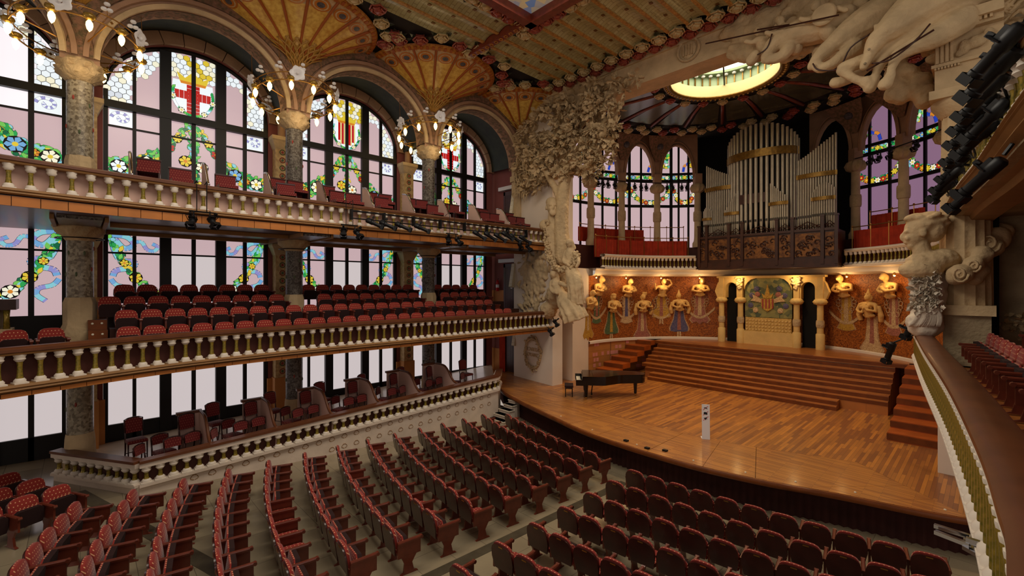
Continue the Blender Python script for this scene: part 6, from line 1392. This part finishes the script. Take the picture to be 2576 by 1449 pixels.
for q in range(46):
    t_ = R.random(); x_, y_ = 2208+t_*110, 74-t_*74; yy = 14.92+.3*t_; dx, dy = R.uniform(8,30), R.uniform(2,18)
    pts = [S(x_,y_,yy,1)[0], S(x_+dx*.4,y_+dy*.2+2,yy-.1,1)[0], S(x_+dx*.8,y_+dy*.7,yy-.12,1)[0], S(x_+dx,y_+dy,yy-.06,1)[0]]; mb.tube(crom(pts,2), [.03,.045,.05,.045,.04,.025,.01], 5)
mb.build('mane', 'stone_carved', hs, True)
horse('middle_horse', [[(2040,168,15.7,9),(2052,150,15.7,13),(2075,128,15.8,19),(2095,112,15.9,20)], [(2085,118,15.85,18),(2120,95,16.0,30),(2180,60,16.3,45),(2260,20,16.6,55)], [(2150,120,16.0,24),(2110,150,15.8,16),(2085,165,15.7,13),(2062,172,15.7,12),(2055,160,15.7,12)], [(2200,140,16.0,20),(2160,185,15.7,14),(2118,205,15.5,13),(2100,208,15.5,13)]])
horse('far_horse', [[(1925,150,16.2,10),(1932,130,16.2,16),(1950,110,16.3,22),(1975,95,16.4,26)], [(1965,100,16.35,22),(2000,85,16.4,32),(2060,70,16.5,38),(2120,50,16.6,38)], [(1900,140,16.3,14),(1890,152,16.3,14)], [(1985,120,16.3,18),(1965,142,16.2,14),(1935,150,16.15,12)]])
def rider(nm, x, y, yy, sc):
    mb = MB(); h, r = S(x,y,yy,11*sc); mb.ell(h, (r,r,r*1.2), 10, 7); mb.ell(h+Vector((0,-r*.9,-r*.1)), (r*.3,r*.4,r*.3), 6, 5); limb(mb, [(x+6*sc,y+12*sc,yy,8*sc),(x+14*sc,y+26*sc,yy,20*sc),(x+24*sc,y+55*sc,yy+.1,18*sc),(x+40*sc,y+70*sc,yy+.15,16*sc)]); limb(mb, [(x+6*sc,y+22*sc,yy-.1,9*sc),(x-14*sc,y+34*sc,yy-.2,7*sc),(x-34*sc,y+30*sc,yy-.25,6*sc)]); limb(mb, [(x+24*sc,y+20*sc,yy-.05,9*sc),(x+46*sc,y+8*sc,yy-.15,7*sc),(x+70*sc,y+10*sc,yy-.2,6*sc)])
    o = mb.build(nm, 'stone_cream', hs); remesh(o, .035, 2, True, .05, .2)
rider('rider', 1962, 52, 16.3, 1.); rider('rider', 2052, 14, 16.2, 1.1); rider('rider', 1905, 78, 16.5, .85)
p, r = S(2072,36,15.9,27); mb = MB(); mb.loft([[p+Vector((k*r*math.cos(2*PI*i/28), d, k*r*math.sin(2*PI*i/28))) for i in range(28)] for k, d in ((1,.06),(1,0),(.9,-.03),(.85,-.02),(.2,-.05))]); mb.build('round_shield', 'stone_cream', hs, 40)
for a_, b_ in (((1775,110,16.4),(2110,38,15.7)),((1905,75,16.2),(1985,62,16.0)),((2180,178,14.8),(2350,75,14.7))): A, _ = S(*a_,1); B, _ = S(*b_,1); MB().tube([A,B], .025, 5).build('spear', 'dark_wood', hs)
for pts in (((2045,160,15.5),(2060,176,15.45),(2110,172,15.4),(2140,120,15.4),(2190,85,15.3)),((2193,160,14.75),(2240,150,14.7),(2300,105,14.7),(2340,60,14.8)),((1905,138,16.0),(1930,120,16.0),(1942,85,16.0))): MB().tube(crom([S(*q,1)[0] for q in pts],4), .022, 5).build('rein', 'dark_wood', hs, True)
mb = MB()                                        # billowing stone clouds
for i in range(130):
    x = R.uniform(1850,2576); top = 60-(x-1850)*.08; bot = 135 if x < 2230 else 110+(x-2230)*.35; y = R.uniform(top-70, bot)
    if x > 2330 and y > 150: y = R.uniform(0,140)
    p, r = S(x, y, 16.95-(.35 if x > 2250 else 0), R.uniform(14,34)); mb.ell(p, (r*1.5,.28,r*.8), 9, 6, Matrix.Rotation(R.uniform(-.9,.3),3,'Y'))
for i in range(16): p, r = S(R.uniform(2240,2345), R.uniform(150,260), 16.7, R.uniform(14,24)); mb.ell(p, (r,.3,r), 9, 6)
for i in range(26): p, r = S(R.uniform(2480,2576), R.uniform(120,300), 16.3, R.uniform(16,28)); mb.ell(p, (r,.3,r), 9, 6)
o = mb.build('stone_clouds', 'stone_carved', hs); remesh(o, .055, 2, True, .12, .3)
mb = MB()
for i in range(60):                              # flowing hair and drapery ridges
    x, y = R.uniform(2330,2576), R.uniform(-10,150); pts = [S(x+t*12, y+10*math.sin(t*.9+i)-t*4, 16.05, 1)[0] for t in range(7)]; mb.tube(pts, [.02,.04,.05,.05,.04,.03,.01], 5)
o = mb.build('flowing_ridges', 'stone_carved', hs, True); o['kind'] = 'stuff'
mb = MB(); 
for i in range(40): p, r = S(R.uniform(2510,2600), R.uniform(790,850), 16.8, 1); leafy(mb, p, R.uniform(.15,.25), (R.uniform(-1,1),-.4,R.uniform(-1,1)))
o = mb.build('leaf_relief', 'stone_carved', pr, True); o['kind'] = 'stuff'
# ---------------------------------------------------------------- musicians on the mosaic wall: clay upper bodies, mosaic skirts
def wallframe(px, py, r=RM):
    p = onCyl(px, py, r); n = Vector((AC[0]-p.x, AC[1]-p.y, 0)).normalized(); e = Vector((-n.y, n.x, 0))
    if e.x < 0: e = -e
    return p, n, e
def flat(p, n, e, pts, m, nm, par, d=.0, th=.015):
    """thin mosaic field bent onto the wall"""
    q = []
    for x, z in pts: a = p+e*x+Vector((0,0,z)); v = Vector((a.x-AC[0], a.y-AC[1], 0)); v = v.normalized()*(RM-.012-d-th); q.append(Vector((AC[0]+v.x, AC[1]+v.y, a.z)))
    mb = MB(); mb.plate(q, -n*-.0+n*-.012); return mb.build(nm, m, par)
SK = {'flare': [(-.17,0),(.17,0),(.2,-.5),(.24,-.85),(.42,-1.15),(.3,-1.32),(.12,-1.25),(0,-1.38),(-.12,-1.25),(-.3,-1.32),(-.42,-1.15),(-.24,-.85),(-.2,-.5)], 'bell': [(-.18,0),(.18,0),(.26,-.45),(.42,-.85),(.4,-1.0),(.2,-1.05),(0,-1.02),(-.2,-1.05),(-.4,-1.0),(-.42,-.85),(-.26,-.45)], 'straight': [(-.17,0),(.17,0),(.18,-.9),(.32,-1.2),(.1,-1.28),(-.1,-1.28),(-.32,-1.2),(-.18,-.9)]}
MU = [(1478,757,'flare','mosaic_yellow','mosaic_pale',1,'veiled flute player leftmost beside the pier'),(1500,723,'straight','mosaic_green','mosaic_rose',2,'figure in pointed hat with raised tambourine'),(1537,765,'bell','mosaic_green','mosaic_yellow',1,'turbaned player above a green skirt'),(1575,727,'straight','mosaic_pale','mosaic_blue',2,'bowed head above a blue-lined gown'),
      (1615,765,'flare','mosaic_rose','mosaic_pale',1,'harp player in tall flared hat'),(1663,727,'bell','mosaic_yellow','mosaic_rose',3,'dancer with raised arm above a golden skirt'),(1708,762,'bell','mosaic_blue','mosaic_rose',1,'lute player in tall pointed headdress'),(1760,725,'flare','mosaic_rose','mosaic_pale',2,'crowned figure nearest the portal on the left'),
      (2130,723,'straight','mosaic_yellow','mosaic_pale',2,'hunched figure nearest the portal on the right'),(2195,772,'flare','mosaic_pale','mosaic_rose',1,'crowned cloaked player low on the right'),(2250,723,'straight','mosaic_rose','mosaic_pale',2,'accordion-holding figure rightmost by the pier')]
for i, (px, py, sk, m1, m2, pose, desc) in enumerate(MU):
    p, n, e = wallframe(px, py); u = Vector((0,0,1)); t = thing('muse_statue', 'golden clay %s on the mosaic wall' % desc, 'statue', tuple(p)); big = 1.3 if px > 2000 else 1.24
    def Q(x, y, z): return p+e*x*big*1.22+n*y*big+u*z*big
    mb = MB(); rot = Matrix((e,n,u)).transposed(); ht = .34; lean = (.05 if i % 2 else -.06); fy = .28 if pose != 2 else .34
    mb.ell(Q(lean,fy,ht), (.11,.125,.14), 10, 8, rot); mb.ell(Q(lean,fy-.04,ht+.05), (.128,.135,.13), 10, 8, rot); mb.ell(Q(lean,fy+.11,ht-.01), (.02,.03,.035), 6, 5, rot); mb.ell(Q(lean,fy+.09,ht-.06), (.045,.03,.02), 6, 5, rot)
    mb.tube([Q(lean,fy-.03,ht-.08), Q(lean*.5,.22,.12)], [.055,.065], 8)
    mb.tube([Q(0,.12,-.36), Q(0,.16,-.18), Q(0,.19,.0), Q(0,.2,.1)], [.17,.19,.24,.17], 12); mb.ell(Q(0,.18,.09), (.36*big,.17,.13), 12, 7, rot); mb.ell(Q(lean,fy-.11,ht-.02), (.15,.11,.17), 10, 7, rot)
    for s2 in (-1,1): mb.ell(Q(s2*.09,.34,.0), (.1,.08,.09), 8, 6, rot); mb.ell(Q(lean+s2*.04,fy+.115,ht+.03), (.022,.015,.014), 6, 4, rot)
    mb.ell(Q(0,.14,-.3), (.24*big,.16,.1), 10, 6, rot)
    if pose == 3: mb.tube([Q(.22,.18,.1), Q(.36,.22,.24), Q(.28,.26,.42), Q(.14,.26,.46)], [.07,.06,.05,.045], 8); mb.tube([Q(-.22,.18,.1), Q(-.32,.3,-.02), Q(-.34,.3,.2)], [.07,.06,.045], 8); mb.ell(Q(-.34,.3,.24), .06, 8, 6)
    elif pose == 2: mb.tube([Q(.23,.18,.1), Q(.3,.26,-.08), Q(.1,.38,-.12), Q(-.04,.4,-.04)], [.095,.085,.065,.055], 8); mb.tube([Q(-.23,.18,.1), Q(-.3,.26,-.1), Q(-.1,.38,-.16), Q(.02,.4,-.16)], [.095,.085,.065,.055], 8); mb.ell(Q(0,.36,-.1), (.2,.06,.1), 10, 7, rot)
    else: mb.tube([Q(.23,.18,.1), Q(.3,.26,-.14), Q(.12,.36,-.1), Q(.03,.36,.0)], [.095,.085,.065,.055], 8); mb.tube([Q(-.23,.18,.1), Q(-.3,.24,-.12), Q(-.14,.36,-.2), Q(-.02,.38,-.18)], [.095,.085,.065,.055], 8); mb.tube([Q(-.16,.36,-.3), Q(.1,.37,.12)], [.035,.025], 7)
    if i in (4,): mb.tube([Q(0,.24,.42), Q(0,.24,.58)], [.11,.15], 10)
    if i in (1,6,9): mb.tube([Q(lean,.25,.42), Q(lean,.22,.66)], [.1,.02], 10)
    if i in (7,9):
        for a_ in range(6): mb.ell(Q(lean+.09*math.cos(a_), .25+.09*math.sin(a_), ht+.14), .03, 6, 4)
    if i in (2,): mb.ell(Q(lean,.25,.44), (.16,.16,.08), 10, 6, rot)
    if i in (6,9,4): mb.tube([Q(-.3,.14,.05), Q(-.34,.12,-.3), Q(-.3,.08,-.5)], [.08,.12,.1], 8); mb.tube([Q(.3,.14,.05), Q(.36,.12,-.3), Q(.32,.08,-.5)], [.08,.12,.1], 8)
    o = mb.build('upper_body', 'statue_clay', t); remesh(o, .022, 2)
    if i == 4: mb = MB(); mb.tube(crom([Q(.12,.36,-.3), Q(.45,.34,-.15), Q(.36,.34,.3), Q(.12,.36,-.3)],4), .02, 5); mb.build('harp', 'dark_wood', t, True)
    L0 = -.34*big; s_ = big
    flat(p, n, e, [(x*1.16*s_, L0+z*s_*1.02+.02) for x, z in SK[sk]], 'mosaic_outline', 'skirt_outline', t, 0., .004)
    sk_ = flat(p, n, e, [(x*s_, L0+z*s_) for x, z in SK[sk]], m1, 'skirt', t, .012, .006)
    flat(p, n, e, [(x*s_*.98, L0+z*s_) for x, z in SK[sk] if z < -.7]+[(.2*s_,L0-.75*s_),(-.2*s_,L0-.75*s_)][::-1][::1] if False else [(-.06*s_,L0),(.06*s_,L0),(.09*s_,L0-.95*s_),(-.09*s_,L0-.95*s_)], m2, 'skirt_panel', t, .02, .006)
    if sk == 'bell':
        for s in (-1,1): flat(p, n, e, [(s*.06-.04,L0-1.0*s_),(s*.06+.04,L0-1.0*s_),(s*.08+.05,L0-1.3*s_),(s*.14,L0-1.36*s_),(s*.08-.05,L0-1.32*s_)], 'mosaic_pale', 'boot', t, .01, .006)
    if pose == 2 or pose == 3:                 # looping ribbon swags either side of the taller figures
        for s in (-1,1):
            pts = [(s*(.3+.1*math.sin(q*1.1)), L0-.1-q*.16) for q in range(5)]; mb = MB()
            for rr, (x, z) in zip((.07,.1,.09,.11,.1), pts):
                a = p+e*x+u*z; v = Vector((a.x-AC[0],a.y-AC[1],0)).normalized()*(RM-.03); mb.ring((AC[0]+v.x,AC[1]+v.y,a.z), rr, .022, 12, 4, Matrix((e,u,-n)).transposed())
            mb.build('ribbon_loop', 'mosaic_outline', t, True)
        pts = []
        for q in range(15):
            x = -.72+q*.103; z = L0-.75-.55*math.sin(PI*q/14)*1.0; a = p+e*x*1.15+u*z; v = Vector((a.x-AC[0],a.y-AC[1],0)).normalized()*(RM-.02); pts.append(Vector((AC[0]+v.x,AC[1]+v.y,a.z)))
        mb = MB(); mb.loft([[q+u*d+n*f for q in pts] for d, f in ((-.09,.0),(-.08,.012),(.08,.012),(.09,.0))], False, False); mb.build('ribbon_swag', 'mosaic_outline', t)
        mb = MB(); mb.loft([[q+u*d+n*.016 for q in pts] for d in (-.055,.055)], False, False); mb.build('swag_filling', 'mosaic_pale', t)
